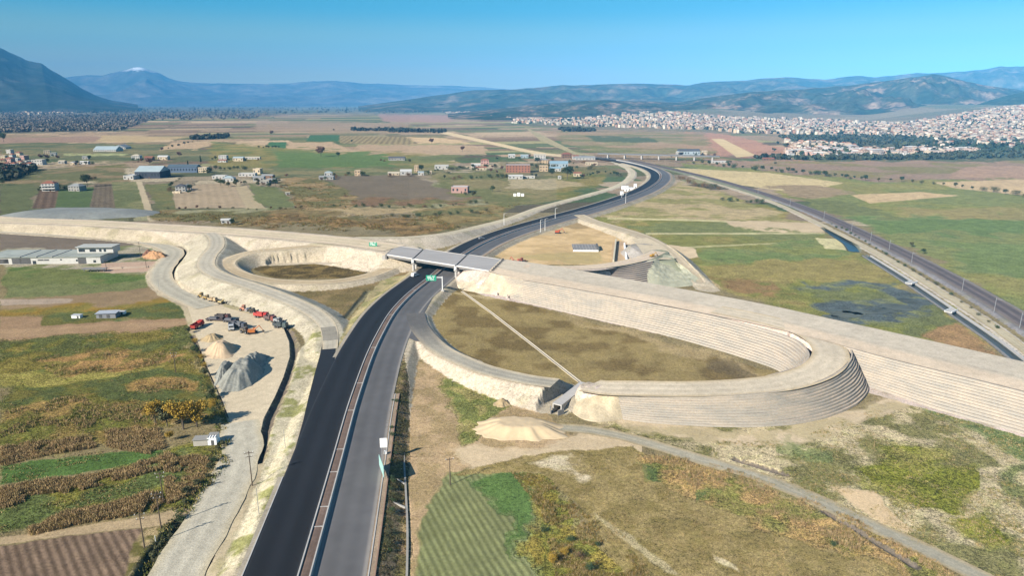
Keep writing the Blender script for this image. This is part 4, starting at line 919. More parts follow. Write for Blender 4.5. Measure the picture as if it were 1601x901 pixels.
for k in range(14):
    a = 1.028; q = bq(a, 0.05 + 0.066 * k, 9.0) ; br2.box(q + np.array([0, 0, 0.0]), (1.2, 0.35, rnd.uniform(.5, 1.3)), 0.3)
    br2.build('rebar_upstand', DARK, br); br2 = MB()
# pale fill cones under both ends
def mound(name, px, py, rx, ry, h, material, label=None, cat=None, kind=None, seed=0, rz=0.0, flat=0.0, rough=0.12, power=1.2, n=46, z0=None, group=None):
    q = G(px, py) if z0 is None else P(px, py, z0); g0 = float(Hs(q[0], q[1])) if z0 is None else z0
    a = np.linspace(0, 2 * np.pi, n * 2, endpoint=False); r = np.linspace(0, 1, n // 2)
    Rr, Aa = np.meshgrid(r, a, indexing='ij')
    lob = 1 + 0.28 * (fbm(np.cos(Aa) * 3 + seed * 9, np.sin(Aa) * 3, 1.2, seed, 3) - 0.5) * 2
    X = np.cos(Aa) * Rr * rx * lob; Y = np.sin(Aa) * Rr * ry * lob
    prof = np.clip((1 - Rr) / (1 - flat), 0, 1) ** power; prof = .45 * prof + .55 * prof * prof * (3 - 2 * prof)
    Z = h * prof * (1 + rough * 3 * (fbm(X + seed * 30, Y, max(rx, ry) * 0.35, seed + 3, 4) - 0.5)) + (fbm(X, Y, 1.8, seed + 5, 3) - .5) * rough * 4 * (Rr < 0.97)
    Z = np.where(Rr > 0.985, -0.4, Z)
    c, s_ = math.cos(rz), math.sin(rz)
    V = np.stack([X * c - Y * s_, X * s_ + Y * c, Z], -1).reshape(-1, 3); m = n * 2
    F = []
    for i in range(len(r) - 1):
        j = np.arange(m); j2 = (j + 1) % m; F.append(np.stack([i * m + j, (i + 1) * m + j, (i + 1) * m + j2, i * m + j2], -1))
    o = npmesh(name, V, np.vstack(F), material, smooth=True); o.location = (q[0], q[1], g0)
    tag(o, label, cat, group, kind); return o
GRAVG = mat('grey_gravel', A(158, 158, 148), 1, 0.42, 1.5, bump=0.9); SANDC = mat('cream_fill', A(216, 190, 156), 1, 0.14, 0.8, bump=0.3); ORNG = mat('orange_earth', A(206, 160, 118), 1, 0.25, 0.9, bump=.5)
DIRT = mat('loose_earth', A(190, 168, 130), 1, 0.2, 0.8, bump=.5)
mound('gravel_heap', 378, 589, 7.2, 15.5, 5.0, GRAVG, 'large grey crushed stone heap in the middle of the construction yard', 'gravel heap', seed=3, rz=0.06, flat=.35, rough=.16, power=.9)
mound('gravel_heap', 352, 583, 3.5, 12.0, 3.6, GRAVG, 'narrow grey stone heap along the field side of the yard', 'gravel heap', seed=6, rz=0.2, flat=.25, rough=.12)
mound('gravel_heap', 394, 572, 5.0, 12.0, 4.2, GRAVG, 'dark lumpy stone heap on the motorway side of the big grey heap', 'gravel heap', seed=9, rz=-0.05, flat=.25, rough=.28)
mound('sand_heap', 346, 549, 7.0, 10.5, 4.4, SANDC, 'pale cream sand heap beyond the grey stone heap in the yard', 'sand heap', seed=5, rz=0.3, flat=.2)
mound('sand_heap', 332, 530, 5.0, 6.0, 2.2, DIRT, 'low brownish sand heap beside the red truck', 'sand heap', seed=15, flat=.2)
mound('earth_mound', 815, 672, 15.5, 8.5, 2.6, mat('tan_fill', A(226, 202, 164), 1, .1, .7, bump=.3), 'smooth orange cream mound of fill earth at the foot of the loop', 'earth mound', seed=8, flat=.45, rough=.05, rz=-.12)
mound('earth_mound', 785, 632, 3.2, 2.6, 2.0, DIRT, 'small rough dirt pile beside the green patch under the loop bank', 'earth mound', seed=18, rough=.2)
mound('gravel_bank', 118, 336, 68, 34, 4.2, mat('grey_gravel_bank', A(142, 146, 142), 1, .2, .35, bump=.4), 'long grey gravel bank behind the pale road at the field edge', 'gravel bank', seed=4, flat=.55, rough=.05, power=.7)
mound('rubble_heap', 243, 402, 9.5, 8.0, 3.6, ORNG, 'orange brick rubble heap beside the unfinished building', 'rubble heap', seed=12, flat=.3, rough=.35)
mound('rubble_heap', 232, 397, 4.0, 6.0, 3.0, MC(150,110,90), 'dark reddish rubble heap behind the orange heap', 'rubble heap', seed=13, rough=.3)
mound('rock_outcrop', 1430, 243, 14, 9, 7, MC(190,170,150), 'pale bare rock hump standing in front of the hedge below the town', 'rock', seed=14, rough=.2, flat=.3)

def slope(name, top, base, col, label, cat, n=60, k=26):
    a = resample(path(top, 1.0), n); b_ = resample(path(base, 1.0), n); o = np.linspace(0, 1, k)[None, :, None]
    V = a[:, None] * (1 - o) + b_[:, None] * o; X, Y = V[..., 0], V[..., 1]
    V[..., 2] += (fbm(X, Y, 3.5, 71, 4) - .5) * 1.1 * np.sin(np.pi * o[..., 0]) - .5 * (o[..., 0] >= 1) + 0.05
    c = np.asarray(col)[None] * (.75 + .5 * fbm(X.ravel(), Y.ravel(), 2.5, 72, 4))[:, None]
    F = np.arange(n - 1)[:, None] * k + np.arange(k - 1)[None]; F = np.stack([F, F + k, F + k + 1, F + 1], -1).reshape(-1, 4)
    return tag(npmesh(name, V.reshape(-1, 3), F, RM, col=c), label, cat)
slope('stone_slope', [(1010,407,7.1),(1024,406,7.0),(1042,399,6.4),(1058,410,6.2),(1068,416,5.6)], [(1013,446,0),(1022,449,0),(1052,450,0),(1080,448,0),(1100,442,0)], A(188,190,172), 'pale grey green stone slope next to the dark triangular wall', 'stone slope')
slope('fill_slope', [(912,599,5.2),(922,606,6.2),(938,612,6.9),(952,615.5,7.25),(966,616.4,7.35)], [(893,646,0),(908,656,0),(930,661,0),(955,660,0),(974,656.8,0)], A(206,194,172), 'cream fill slope between the culvert and the terraced wall', 'fill slope')
slope('fill_slope', [(738,419,6.0),(750,422,7.6),(762,425,8.8),(780,430,9.05),(818,438.2,9.05)], [(708,441,1.0),(722,453,.1),(745,458,0),(780,462,0),(818,471.6,0)], A(218,206,186), 'pale fill slope under the bridge end next to the loop', 'fill slope')
slope('fill_slope', [(625,404,5.5),(608,400,8.0),(596,394,8.6)], [(640,411,1.8),(618,414,1.5),(590,412,1.8)], A(190,188,182), 'pale concrete slope under the bridge end beside the small ring', 'fill slope')
# box drain under the loop and the long channel inside it
fa, fb_ = P(871, 632.5, 3.1), P(914, 598.5, 3.1); d = fb_ - fa; L_ = float(np.linalg.norm(d)); az = math.atan2(d[1], d[0])
cv = empty('box_culvert', ((fa[0] + fb_[0]) / 2, (fa[1] + fb_[1]) / 2, 0.0), az); tag(cv, 'open concrete box culvert standing in the gap of the loop', 'culvert')
MB().box((0, 0, 2.75), (L_, 3.4, 0.4)).build('top_slab', CONC, cv)
MB().box((0, 1.5, -0.3), (L_, 0.38, 3.045)).build('side_wall', CONC, cv); MB().box((0, -1.5, -0.3), (L_, 0.38, 3.045)).build('side_wall', CONC, cv)
MB().box((0, 0, -0.35), (L_ - 1, 2.6, 0.3)).build('floor_slab', CONCD, cv)
for sy in (-1, 1): MB().box((-L_ / 2 - 0.9, sy * 1.9, -0.3), (2.4, 0.3, 2.2), sy * 0.5).build('wing_wall', CONCD, cv)
chn = empty('drainage_channel'); tag(chn, 'straight white concrete drainage channel crossing the brown field inside the loop', 'drainage channel')
cw = path([(722, 456, 0.05), (770, 491, 0.05), (830, 538, 0.05), (906, 598, 0.05)], 4, False); cw[:, 2] = Hs(cw[:, 0], cw[:, 1]) + 0.05
sweep('channel_wall', cw, [(-.7, -.2), (-.35, -.2), (-.35, .28), (-.7, .28)], MC(232, 218, 190), chn); sweep('channel_wall', cw, [(.35, -.2), (.6, -.2), (.6, .2), (.35, .2)], MC(224, 210, 182), chn)
sweep('channel_floor', cw, [(-.34, .05), (.34, .05)], CONCD, chn, closed=False)
gt = sweep('roadside_gutter', path([(636, 545, .2), (639, 560, .2), (633, 620, .2), (631, 700, .2), (634, 760, .2), (637, 830, .2), (636, 905, .2), (634, 975, .2)], 4), [(-.26, -.3), (.26, -.3), (.26, .14), (-.26, .14)], MC(176, 172, 162)); tag(gt, 'pale concrete gutter at the foot of the motorway bank', 'gutter')
for i, (a, b, lb) in enumerate((((592, 777, 1.9), (634, 794, .3), 'concrete spillway down the bank nearest the camera'), ((598, 738, 1.9), (633, 757, .3), 'concrete spillway down the bank beneath the green sign'), ((601, 722, 1.9), (628, 735, .4), 'concrete spillway down the bank between the two signs'))):
    o = sweep('spillway', path([a, b], 2, False), [(-.18, -.4), (.18, -.4), (.18, .14), (-.18, .14)], MC(196, 192, 184)); tag(o, lb, 'spillway', 'spillways down the motorway bank')
# lined canal beside the railway track
cn = empty('lined_canal'); tag(cn, 'narrow dark lined canal with a pale concrete lip beside the railway service track', 'canal')
sweep('concrete_lip', canal, [(-2.9, -.5), (-2.1, -.5), (-2.1, .45), (-2.9, .45)], CONC, cn); sweep('concrete_lip', canal, [(2.2, -1.2), (2.7, -1.2), (2.7, .15), (2.2, .15)], CONCD, cn)
WATER = mat('canal_water', (0.03, 0.042, 0.045), 0.32, 0.3, 0.3, spec=0.35)
wt = ribbon('water', canal, -2.15, 2.2, lambda o, X, Y: np.tile((0.02, 0.03, 0.05), (len(X), 1)), WATER, 2, dz=-1.0)
wt2 = ribbon('water', path([(1294,358,0),(1312,370,0),(1328,381,0),(1336,392,0)], 3), -3.4, 3.4, lambda o, X, Y: np.tile((0.02, 0.03, 0.05), (len(X), 1)), WATER, 2, dz=-0.8)
PUD = mat('puddle_water', (0.085, 0.09, 0.07), 0.6, 0.5, 0.12, spec=0.25)
def puddle(px, py, rx, ry, seed):
    q = G(px, py); a = np.linspace(0, 2 * np.pi, 60, endpoint=False); lob = 0.5 + 1.0 * fbm(np.cos(a) * 3 + seed, np.sin(a) * 3, 1.0, seed, 3)
    m = MB(); m.poly([(q[0] + math.cos(k) * rx * l, q[1] + math.sin(k) * ry * l, 0.16) for k, l in zip(a, lob)]); o = m.build('water', PUD); tag(o, kind='structure')
puddle(1322, 492, 9, 6, 1); puddle(1345, 489, 7, 4, 5); puddle(1402, 481, 8, 6, 2); puddle(1383, 486, 5, 4, 9); puddle(1298, 496, 4, 3, 3); puddle(1418, 470, 5, 4, 6)
for (x_, y_, lb) in ((1425, 442, 'small pale concrete bridge slab over the canal farther along the track'), (1487, 486, 'small pale concrete bridge slab over the canal nearer the camera')):
    q = P(x_, y_, .5); o = empty('canal_crossing', (q[0], q[1], 0.1), -.9); tag(o, lb, 'canal crossing')
    MB().box((0, 0, 0), (3.5, 7.5, .5)).build('slab', CONC, o)
    for s_ in (-1, 1): MB().box((s_ * 1.6, 0, .5), (.2, 7.5, .45)).build('kerb', WHITE, o)
# ------------------------------------------------------------------ vegetation kit
def leafcloud(clumps, n, size, seed, flat=1.0):
    r = np.random.default_rng(seed); cl = np.array(clumps, float)     # x y z rx rz
    w_ = cl[:, 3] ** 2; ci = r.choice(len(cl), n, p=w_ / w_.sum()); d = r.normal(size=(n, 3)); d /= np.linalg.norm(d, axis=1)[:, None]
    rad = r.random(n) ** 0.38; c = cl[ci]
    p_ = c[:, :3] + d * rad[:, None] * np.column_stack([c[:, 3], c[:, 3], c[:, 4]])
    a = r.normal(size=(n, 3)); a /= np.linalg.norm(a, axis=1)[:, None]; b_ = np.cross(a, r.normal(size=(n, 3))); b_ /= np.linalg.norm(b_, axis=1)[:, None]
    s_ = size * (0.6 + 0.8 * r.random(n))[:, None]
    V = np.stack([p_ - a * s_ - b_ * s_ * .6, p_ + a * s_ - b_ * s_ * .5, p_ + a * s_ * .8 + b_ * s_ * .6, p_ - a * s_ * .7 + b_ * s_ * .5], 1).reshape(-1, 3)
    F = np.arange(n * 4).reshape(-1, 4); return V, F, np.repeat(0.75 + 0.5 * r.random(n), 4), np.repeat(ci, 4)
LEAF = colmat('leaves', 0.8, 0.25, 0.8, 0.15)
BARK = mat('bark', (0.10, 0.08, 0.06), 0.95, 0.3, 3)
def crown_spec(kind, h, seed):
    r = random.Random(seed); cl = []
    if kind == 'cypress':
        for k in range(6): cl.append((r.uniform(-.1, .1), r.uniform(-.1, .1), h * (.2 + .14 * k), h * .10 * (1.1 - .14 * k), h * .12))
    elif kind == 'bush':
        for k in range(6): cl.append((r.uniform(-.35, .35) * h, r.uniform(-.35, .35) * h, h * r.uniform(.3, .6), h * r.uniform(.3, .45), h * r.uniform(.25, .38)))
    else:
        cl.append((0, 0, h * .62, h * .28, h * .26))
        for k in range(8):
            a = k * 2.4 + r.random(); q = h * r.uniform(.16, .28); cl.append((math.cos(a) * q, math.sin(a) * q, h * r.uniform(.42, .82), h * r.uniform(.14, .22), h * r.uniform(.12, .19)))
    return cl
def make_tree(name, kind, h, col, seed, nleaf, label, cat='tree', group=None):
    t_ = empty(name); tag(t_, label, cat, group)
    cl = crown_spec(kind, h, seed); V, F, br_, ci = leafcloud(cl, int(nleaf * 1.9), h * (.024 if nleaf > 500 else .038), seed)
    tone = 0.8 + 0.4 * np.random.default_rng(seed + 1).random(len(cl))
    npmesh('crown', V, F, LEAF, parent=t_, col=np.asarray(col)[None] * (br_ * tone[ci])[:, None])
    m = MB(); m.tube((0, 0, -.3), (0, 0, h * .5), h * .028, h * .014, 7)
    for q in cl[1:5]: m.tube((0, 0, h * .3), (q[0] * .8, q[1] * .8, q[2] * .9), h * .012, h * .005, 5)
    m.build('trunk', BARK, t_); return t_
GD, GM, GO, GB_, GY_, GR_ = (.030, .052, .026), (.052, .080, .034), (.085, .088, .042), (.15, .095, .050), (.30, .20, .035), (.13, .075, .055)
protos = {}
def tree(kind, px, py, h, label, z=None, cat='tree', group=None):
    spec = {'dark': ('round', GD, 700), 'green': ('round', GM, 600), 'olive': ('round', GO, 500), 'brown': ('round', GR_, 500), 'yellow': ('round', GY_, 900), 'cypress': ('cypress', GD, 400),
            'bush': ('bush', GO, 260), 'darkbush': ('bush', GM, 260), 'brownbush': ('bush', GB_, 260), 'yellowbush': ('bush', GY_, 700)}[kind]
    nm = 'shrub' if 'bush' in kind else ('cypress_tree' if kind == 'cypress' else 'broadleaf_tree')
    if kind not in protos: o = protos[kind] = make_tree(nm, spec[0], 8.0, spec[1], len(protos) * 7 + 3, spec[2], label, 'shrub' if 'bush' in kind else 'tree', group)
    else:
        o = copy_tree(protos[kind], label=label)
        if 'group' in o.keys(): del o['group']
        if group: o['group'] = group
    q = G(px, py); o.location = (q[0], q[1], float(Hs(q[0], q[1]))); k = h / 8.0; o.scale = (k * rnd.uniform(.9, 1.15), k * rnd.uniform(.9, 1.15), k)
    o.rotation_euler = (0, 0, rnd.uniform(0, 6.28)); return o
# named trees
tree('dark', 137, 292, 17, 'tall dark tree standing over the stone house on the left'); tree('dark', 128, 297, 8, 'low dark tree touching the stone house')
tree('darkbush', 92, 295, 8, 'dark bushy tree right beside the white villa'); tree('darkbush', 101, 296, 7, 'dark bushes between the white villa and the stone house')
tree('brown', 502, 245, 20, 'large reddish brown tree at the edge of the pale field'); tree('dark', 529, 246, 11, 'small dark tree next to the pale field strip')
tree('dark', 887, 280, 19, 'broad dark evergreen tree in front of the light blue building'); tree('dark', 863, 277, 14, 'dark evergreen tree left of the broadest one by the light blue building')
tree('dark', 659, 269, 12, 'dark round tree next to the beige tower house'); tree('dark', 840, 256, 12, 'dark tree behind the orange block')
tree('dark', 370, 290, 9, 'dark tree in front of the low white houses by the tilled field'); tree('green', 345, 290, 9, 'green tree at the corner of the low white houses'); tree('olive', 357, 292, 7, 'olive green tree between the low white houses and the field')
tree('dark', 431, 291, 10, 'dark pointed tree at the end of the row of grey sheds'); tree('dark', 297, 298, 8, 'dark tree beside the white and grey farmhouse')
tree('brown', 235, 258, 12, 'rusty brown tree by the red roofed farm'); tree('brown', 281, 246, 11, 'brown bare tree behind the dark hall'); tree('cypress', 295, 266, 14, 'tall narrow cypress behind the long hall'); tree('cypress', 314, 254, 12, 'narrow cypress beyond the end of the long hall')
tree('dark', 363, 352, 6, 'dark shrubby tree behind the small white hut'); tree('green', 4, 290, 9, 'green tree at the very left edge of the photo by the dark soil'); tree('dark', 6, 222, 26, 'big dark tree mass at the left edge far out on the plain')
tree('olive', 740, 308, 7, 'olive tree to the side of the pink shed'); tree('darkbush', 728, 305, 5, 'dark bush touching the pink shed'); tree('green', 770, 300, 8, 'yellow green tree standing by the pale field')
tree('brown', 723, 237, 12, 'brown lone tree at the end of the pale field'); tree('brown', 675, 225, 14, 'brown lone tree in the middle of the pale fields'); tree('dark', 550, 223, 8, 'small dark lone tree by the striped field'); tree('brown', 425, 211, 14, 'brown lone tree above the green square field'); tree('dark', 522, 205, 9, 'tiny dark lone tree far out on the plain')
tree('dark', 1443, 397, 4, 'dark shrub on the far side of the railway near the service road'); tree('olive', 1425, 386, 4, 'olive shrub in the field beyond the railway'); tree('brownbush', 483, 296, 4, 'brown bush in the dry scrub'); tree('brownbush', 541, 308, 4, 'dark brown bush at the edge of the tilled field')
tree('yellow', 287, 672, 11, 'yellow autumn tree standing behind the small ruined shed'); tree('yellow', 308, 668, 9.5, 'golden tree at the edge of the haul road bank'); tree('yellow', 243, 662, 8.5, 'yellow tree farthest from the haul road'); tree('olive', 262, 668, 8.0, 'grey green tree between the two larger yellow trees'); tree('yellow', 266, 690, 3.6, 'low yellow sapling on the field side of the ruined shed')
tree('yellowbush', 868, 880, 3.0, 'yellow shrub in the scrub at the bottom of the photo'); tree('yellowbush', 880, 866, 2.2, 'small golden shrub just beyond the yellow one at the bottom'); tree('darkbush', 925, 893, 2.6, 'dark green shrub at the bottom edge of the scrub')
tree('darkbush', 848, 832, 2.0, 'dark shrub at the upper end of the scrub by the bright grass'); tree('darkbush', 893, 846, 1.9, 'dark shrub in the middle of the dry scrub'); tree('brownbush', 905, 872, 2.4, 'brown shrub beside the dark one at the bottom'); tree('darkbush', 934, 855, 1.5, 'small dark shrub nearest the brown field edge'); tree('darkbush', 1303, 853, 1.6, 'dark shrub in the reeds below the gravel track')
tree('olive', 1212, 262 - 4, 6, 'olive bush by the far road')
def line(kind, pts, n, h, label, group, jx=3, jy=1.2):
    W = [np.interp(np.linspace(0, 1, n), np.linspace(0, 1, len(pts)), [p_[k] for p_ in pts]) for k in (0, 1)]
    ks = kind if isinstance(kind, (list, tuple)) else [kind]
    for i in range(n):
        k = rnd.choice(ks); tree(k, W[0][i] + rnd.uniform(-jx, jx), W[1][i] + rnd.uniform(-jy, jy), h * rnd.uniform(.6, 1.3), label, group=group)
line(['dark', 'olive', 'darkbush'], [(1085, 256), (1200, 267), (1290, 275)], 22, 8, 'tree or shrub in the hedgerow between the far road and the pale field', 'hedgerow trees beyond the railway')
line(['dark', 'olive', 'bush'], [(1290, 276), (1350, 282), (1480, 290), (1601, 308)], 24, 7, 'scattered shrub in the line across the fields beyond the railway', 'scattered shrubs beyond the railway')
line(['green', 'darkbush'], [(322, 266), (380, 266)], 9, 7, 'tree in the dense row behind the white houses', 'tree row behind the white houses', 2, .6)
line(['dark', 'green', 'bush'], [(700, 268), (745, 264), (830, 262), (930, 262)], 20, 7, 'garden tree among the houses of the farm hamlet', 'garden trees of the hamlet', 8, 4)
line(['olive', 'darkbush', 'brownbush'], [(700, 281), (760, 279), (800, 278)], 12, 6, 'low orchard tree in the rows above the pink shed', 'orchard trees', 5, 2)
line(['dark', 'olive'], [(915, 276), (945, 273), (972, 275)], 9, 6, 'small tree in the row inside the bend of the motorway', 'bushes inside the bend', 3, 2)
line(['brownbush', 'bush'], [(1062, 280), (1085, 290), (1120, 297)], 9, 7, 'bush on the dry bank outside the motorway bend', 'brown bushes outside the bend', 5, 2)
line(['bush', 'darkbush'], [(1130, 312), (1160, 316), (1195, 320)], 8, 5, 'bush beside the service track near the bend', 'bushes beside the service track', 5, 2)
line(['darkbush', 'bush'], [(1300, 352), (1345, 375), (1400, 407), (1470, 450), (1560, 515)], 26, 2.2, 'low bush on the verge between the railway and the service track', 'bushes along the railway', 2, 1)
line(['darkbush', 'brownbush', 'bush'], [(520, 323), (590, 325), (680, 324), (760, 318)], 18, 4, 'bush in the hedge across the dry scrub', 'bushes across the dry scrub', 5, 1.5)
line(['darkbush', 'bush'], [(615, 340), (680, 338), (760, 332)], 12, 4.5, 'bush in the loose row nearest the approach road', 'bushes near the approach road', 6, 2)
line(['dark', 'brown'], [(60, 246), (90, 250), (40, 262), (0, 275)], 14, 8, 'tree among the houses of the village at the left edge', 'village trees', 8, 4)
line(['dark'], [(405, 232), (436, 232)], 7, 6, 'dark tree in the short row beside the green square field', 'trees by the green field', 2, .5)
line(['dark', 'brown'], [(255, 236), (290, 226), (318, 217), (345, 212)], 14, 7, 'tree in the slanting row between two pale fields', 'slanting tree row', 2, .7)
line(['brown', 'bush'], [(262, 328), (330, 327), (420, 328), (470, 326)], 14, 3, 'bush along the ditch under the tilled field', 'bushes along the field ditch', 5, 1)
line(['olive', 'yellowbush', 'darkbush'], [(296, 520), (318, 575), (330, 625), (335, 650)], 12, 3.2, 'leafy bush on the bank along the haul road ditch', 'bushes along the haul road ditch', 4, 5)
line(['darkbush', 'olive'], [(345, 700), (330, 735), (300, 770), (268, 830), (240, 880)], 16, 2.4, 'bush in the ditch beside the haul road', 'bushes in the near ditch', 5, 5)
line(['bush', 'darkbush'], [(618, 620), (616, 700), (614, 780), (610, 860)], 16, 1.6, 'low scrub bush in the ditch at the foot of the motorway bank', 'scrub in the bank ditch', 5, 8)

def scatter_pts(polys, n, seed=1):
    r = np.random.default_rng(seed); out = []
    for pl in polys:
        pl = np.array(pl, float); x0, y0 = pl.min(0); x1, y1 = pl.max(0)
        a = 0.5 * abs(np.dot(pl[:, 0], np.roll(pl[:, 1], 1)) - np.dot(pl[:, 1], np.roll(pl[:, 0], 1))); k = int(n * a / 1000)
        X = r.uniform(x0, x1, k * 4); Y = r.uniform(y0, y1, k * 4); c = np.zeros(len(X), bool); j = len(pl) - 1
        for i in range(len(pl)):
            xi, yi = pl[i]; xj, yj = pl[j]
            if yi != yj: c ^= ((yi > Y) != (yj > Y)) & (X < (xj - xi) * (Y - yi) / (yj - yi) + xi)
            j = i
        X, Y = X[c][:k], Y[c][:k]; out.append(np.column_stack([X, Y]))
    q = np.vstack(out); v = (q[:, 1] - 450.5) / FPX; u = (q[:, 0] - 800.5) / FPX; t_ = CAM_H / (SP + v * CP)
    return u * t_, t_ * (CP - v * SP)
def tufts(name, polys, dens, h, wd, cols, seed, blades=4, thr=None, sc=6):
    X, Y = scatter_pts(polys, dens, seed); r = np.random.default_rng(seed + 5)
    if thr is not None: k = fbm(X, Y, sc, seed, 3) > thr; X, Y = X[k], Y[k]
    _, ca_ = Hcol(X, Y); k = (ca_ < .5) if name != 'undergrowth' else np.ones(len(X), bool); X, Y = X[k], Y[k]
    n = len(X); Z = Hs(X, Y); V = []; CC = []; cols = np.array(cols); ci = r.integers(0, len(cols), n)
    hh = h * (0.15 + 1.5 * fbm(X, Y, 5, seed + 3, 2)) * (0.55 + .7 * r.random(n))
    for b_ in range(blades + 3):
        a = r.uniform(0, 6.28, n); ox = r.normal(0, wd * 1.3, n); oy = r.normal(0, wd * 1.3, n); w2 = wd * (.20 + .24 * r.random(n)); lx = r.normal(0, .22, n) * hh; ly = r.normal(0, .22, n) * hh
        p0 = np.stack([X + ox - np.cos(a) * w2, Y + oy - np.sin(a) * w2, Z - .1], -1); p1 = np.stack([X + ox + np.cos(a) * w2, Y + oy + np.sin(a) * w2, Z - .1], -1)
        p2 = np.stack([X + ox + np.cos(a) * w2 * .5 + lx, Y + oy + np.sin(a) * w2 * .5 + ly, Z + hh], -1); p3 = np.stack([X + ox - np.cos(a) * w2 * .6 + lx, Y + oy - np.sin(a) * w2 * .6 + ly, Z + hh * .9], -1)
        V.append(np.stack([p0, p1, p2, p3], 1)); c = cols[ci] * (0.7 + .6 * r.random(n))[:, None]; CC.append(np.repeat(c, 4, 0).reshape(n, 4, 3))
    V = np.concatenate(V).reshape(-1, 3); CC = np.concatenate(CC).reshape(-1, 3)
    return tag(npmesh(name, V, np.arange(len(V)).reshape(-1, 4), LEAF, col=CC), kind='stuff')
RD = [A(194,166,122), A(206,174,130), A(178,150,108), A(186,164,116)]; GRS = [A(130,132,70), A(112,124,60), A(152,142,84), A(168,152,98)]; DRY = [A(194,170,118), A(172,154,100), A(206,180,130), A(150,144,84)]
tufts('reeds', [[(0,702),(60,692),(140,684),(152,700),(80,712),(0,730)], [(165,675),(245,664),(262,700),(235,712),(168,700)],
                [(0,766),(60,756),(120,748),(200,732),(262,712),(278,716),(255,735),(190,752),(120,770),(60,778),(0,798)],
                [(45,828),(90,806),(160,792),(240,772),(258,784),(240,802),(120,822),(50,838)], [(255,725),(300,715),(330,720),(310,770),(262,790)]], 480, 1.05, .18, RD + [A(206,180,130), A(160,140,90)], 3, 5, .33, 4)
tufts('reeds', [[(40,560),(170,545),(290,548),(288,568),(90,588)], [(0,648),(110,618),(160,632),(300,640),(320,662),(200,660),(0,690)], [(210,598),(280,590),(296,606),(215,618)]], 200, .6, .22, RD + GRS, 8, 4, .50)
tufts('grass', [[(0,535),(300,510),(345,600),(345,660),(180,700),(0,830)], [(0,800),(240,745),(255,775),(0,850)]], 70, .3, .22, GRS + DRY, 14, 3, .50, 9)
tufts('reeds', [[(985,702),(1100,722),(1185,748),(1340,815),(1475,885),(1560,970),(1450,970),(1400,884),(1180,806),(1040,745)]], 330, .45, .18, DRY + RD, 21, 4, .47)
tufts('grass', [[(798,738),(850,745),(900,790),(1005,880),(1060,970),(870,970),(868,900),(846,800)]], 330, .38, .16, DRY + [A(120,116,56), A(150,130,60), A(160,128,70)], 23, 4, .38)
tufts('grass', [[(860,750),(990,700),(1105,765),(1250,822),(1400,884),(1500,970),(1060,970),(900,800)]], 120, .15, .15, DRY, 25, 3, .50)
tufts('grass', [[(1060,690),(1240,690),(1395,625),(1440,620),(1601,682),(1660,720),(1660,970),(1620,970),(1500,884),(1340,810),(1180,742)]], 130, .22, .18, GRS + DRY + [A(120,122,50)], 27, 4, .47, 8)
tufts('undergrowth', [[(604,655),(632,545),(636,600),(634,960),(585,960),(596,800)]], 90, .22, .2, [A(120,110,72), A(156,136,96), A(112,112,68)], 31, 3, .52, 3)
tufts('undergrowth', [[(296,530),(316,560),(362,668),(356,730),(318,775),(230,905),(200,960),(180,960),(262,815),(300,745),(345,690),(320,610)]], 130, .7, .4, GRS + [A(80,88,46)], 33, 4, .46, 4)
tufts('grass', [[(420,338),(740,336),(800,318),(840,312),(700,362),(560,364),(245,346),(245,332)], [(430,290),(500,282),(560,305),(560,328),(470,330)]], 200, 1.0, .5, [A(150,118,66), A(120,96,52), A(112,110,60), A(140,126,70)], 37, 4, .46, 14)
# distant woods and hedges that read as one mass
def woods(polys, n, h, cols, seed, name='woods'):
    X, Y = scatter_pts(polys, n, seed); r = np.random.default_rng(seed); m = len(X); k = 7; q = np.arange(m)
    D = np.hypot(X, Y); sc = h * (.6 + .8 * r.random(m)); cols = np.array(cols); V = []; CC = []; Z = Hs(X, Y)
    tone = cols[r.integers(0, len(cols), m)] * (.88 + .24 * r.random(m))[:, None]
    for b_ in range(14):
        d = r.normal(size=(m, 3)); d /= np.linalg.norm(d, axis=1)[:, None]; c = np.stack([X, Y, Z + sc * .5], -1) + d * (sc * .42)[:, None] * np.array([1, 1, .9])
        a = r.normal(size=(m, 3)); a /= np.linalg.norm(a, axis=1)[:, None]; e = np.cross(a, d); e /= np.linalg.norm(e, axis=1)[:, None]; s_ = (sc * .33)[:, None]
        V.append(np.stack([c - a * s_ - e * s_ * .7, c + a * s_ - e * s_ * .6, c + a * s_ * .8 + e * s_ * .7, c - a * s_ * .7 + e * s_ * .8], 1)); CC.append(np.repeat(tone * (.8 + .4 * r.random(m))[:, None], 4, 0).reshape(m, 4, 3))
    V = np.concatenate(V).reshape(-1, 3); CC = np.concatenate(CC).reshape(-1, 3)
    return tag(npmesh(name, V, np.arange(len(V)).reshape(-1, 4), LEAF, col=CC), kind='stuff')
woods([[(0,183),(100,180),(240,178),(230,190),(190,204),(60,206),(0,208)]], 330, 10, [(.17,.14,.115), (.145,.125,.10), (.15,.135,.105)], 5)
woods([[(120,176),(300,174),(420,178),(400,186),(230,188)], [(0,170),(120,172),(120,180),(0,182)]], 150, 12, [(.18,.145,.12), (.15,.13,.10), (.14,.13,.10)], 6)
woods([[(0,165),(300,164),(800,165),(800,176),(400,178),(0,176)]], 60, 16, [(.09,.10,.08), (.12,.12,.09)], 7)
woods([[(655,178),(760,176),(860,190),(1000,199),(1240,211),(1230,206),(1000,194)], [(1180,246),(1240,249),(1420,246),(1601,238),(1601,247),(1400,251),(1180,250)], [(1215,213),(1430,214),(1540,220),(1500,228),(1400,226),(1340,228),(1230,219)]], 130, 8, [(.045,.06,.04), (.05,.055,.035)], 9)
woods([[(1400,228),(1601,232),(1601,240),(1520,238),(1400,233)], [(1000,160),(1160,154),(1260,165),(1180,180),(1060,178)]], 110, 12, [(.03,.048,.028), (.045,.055,.033)], 10)
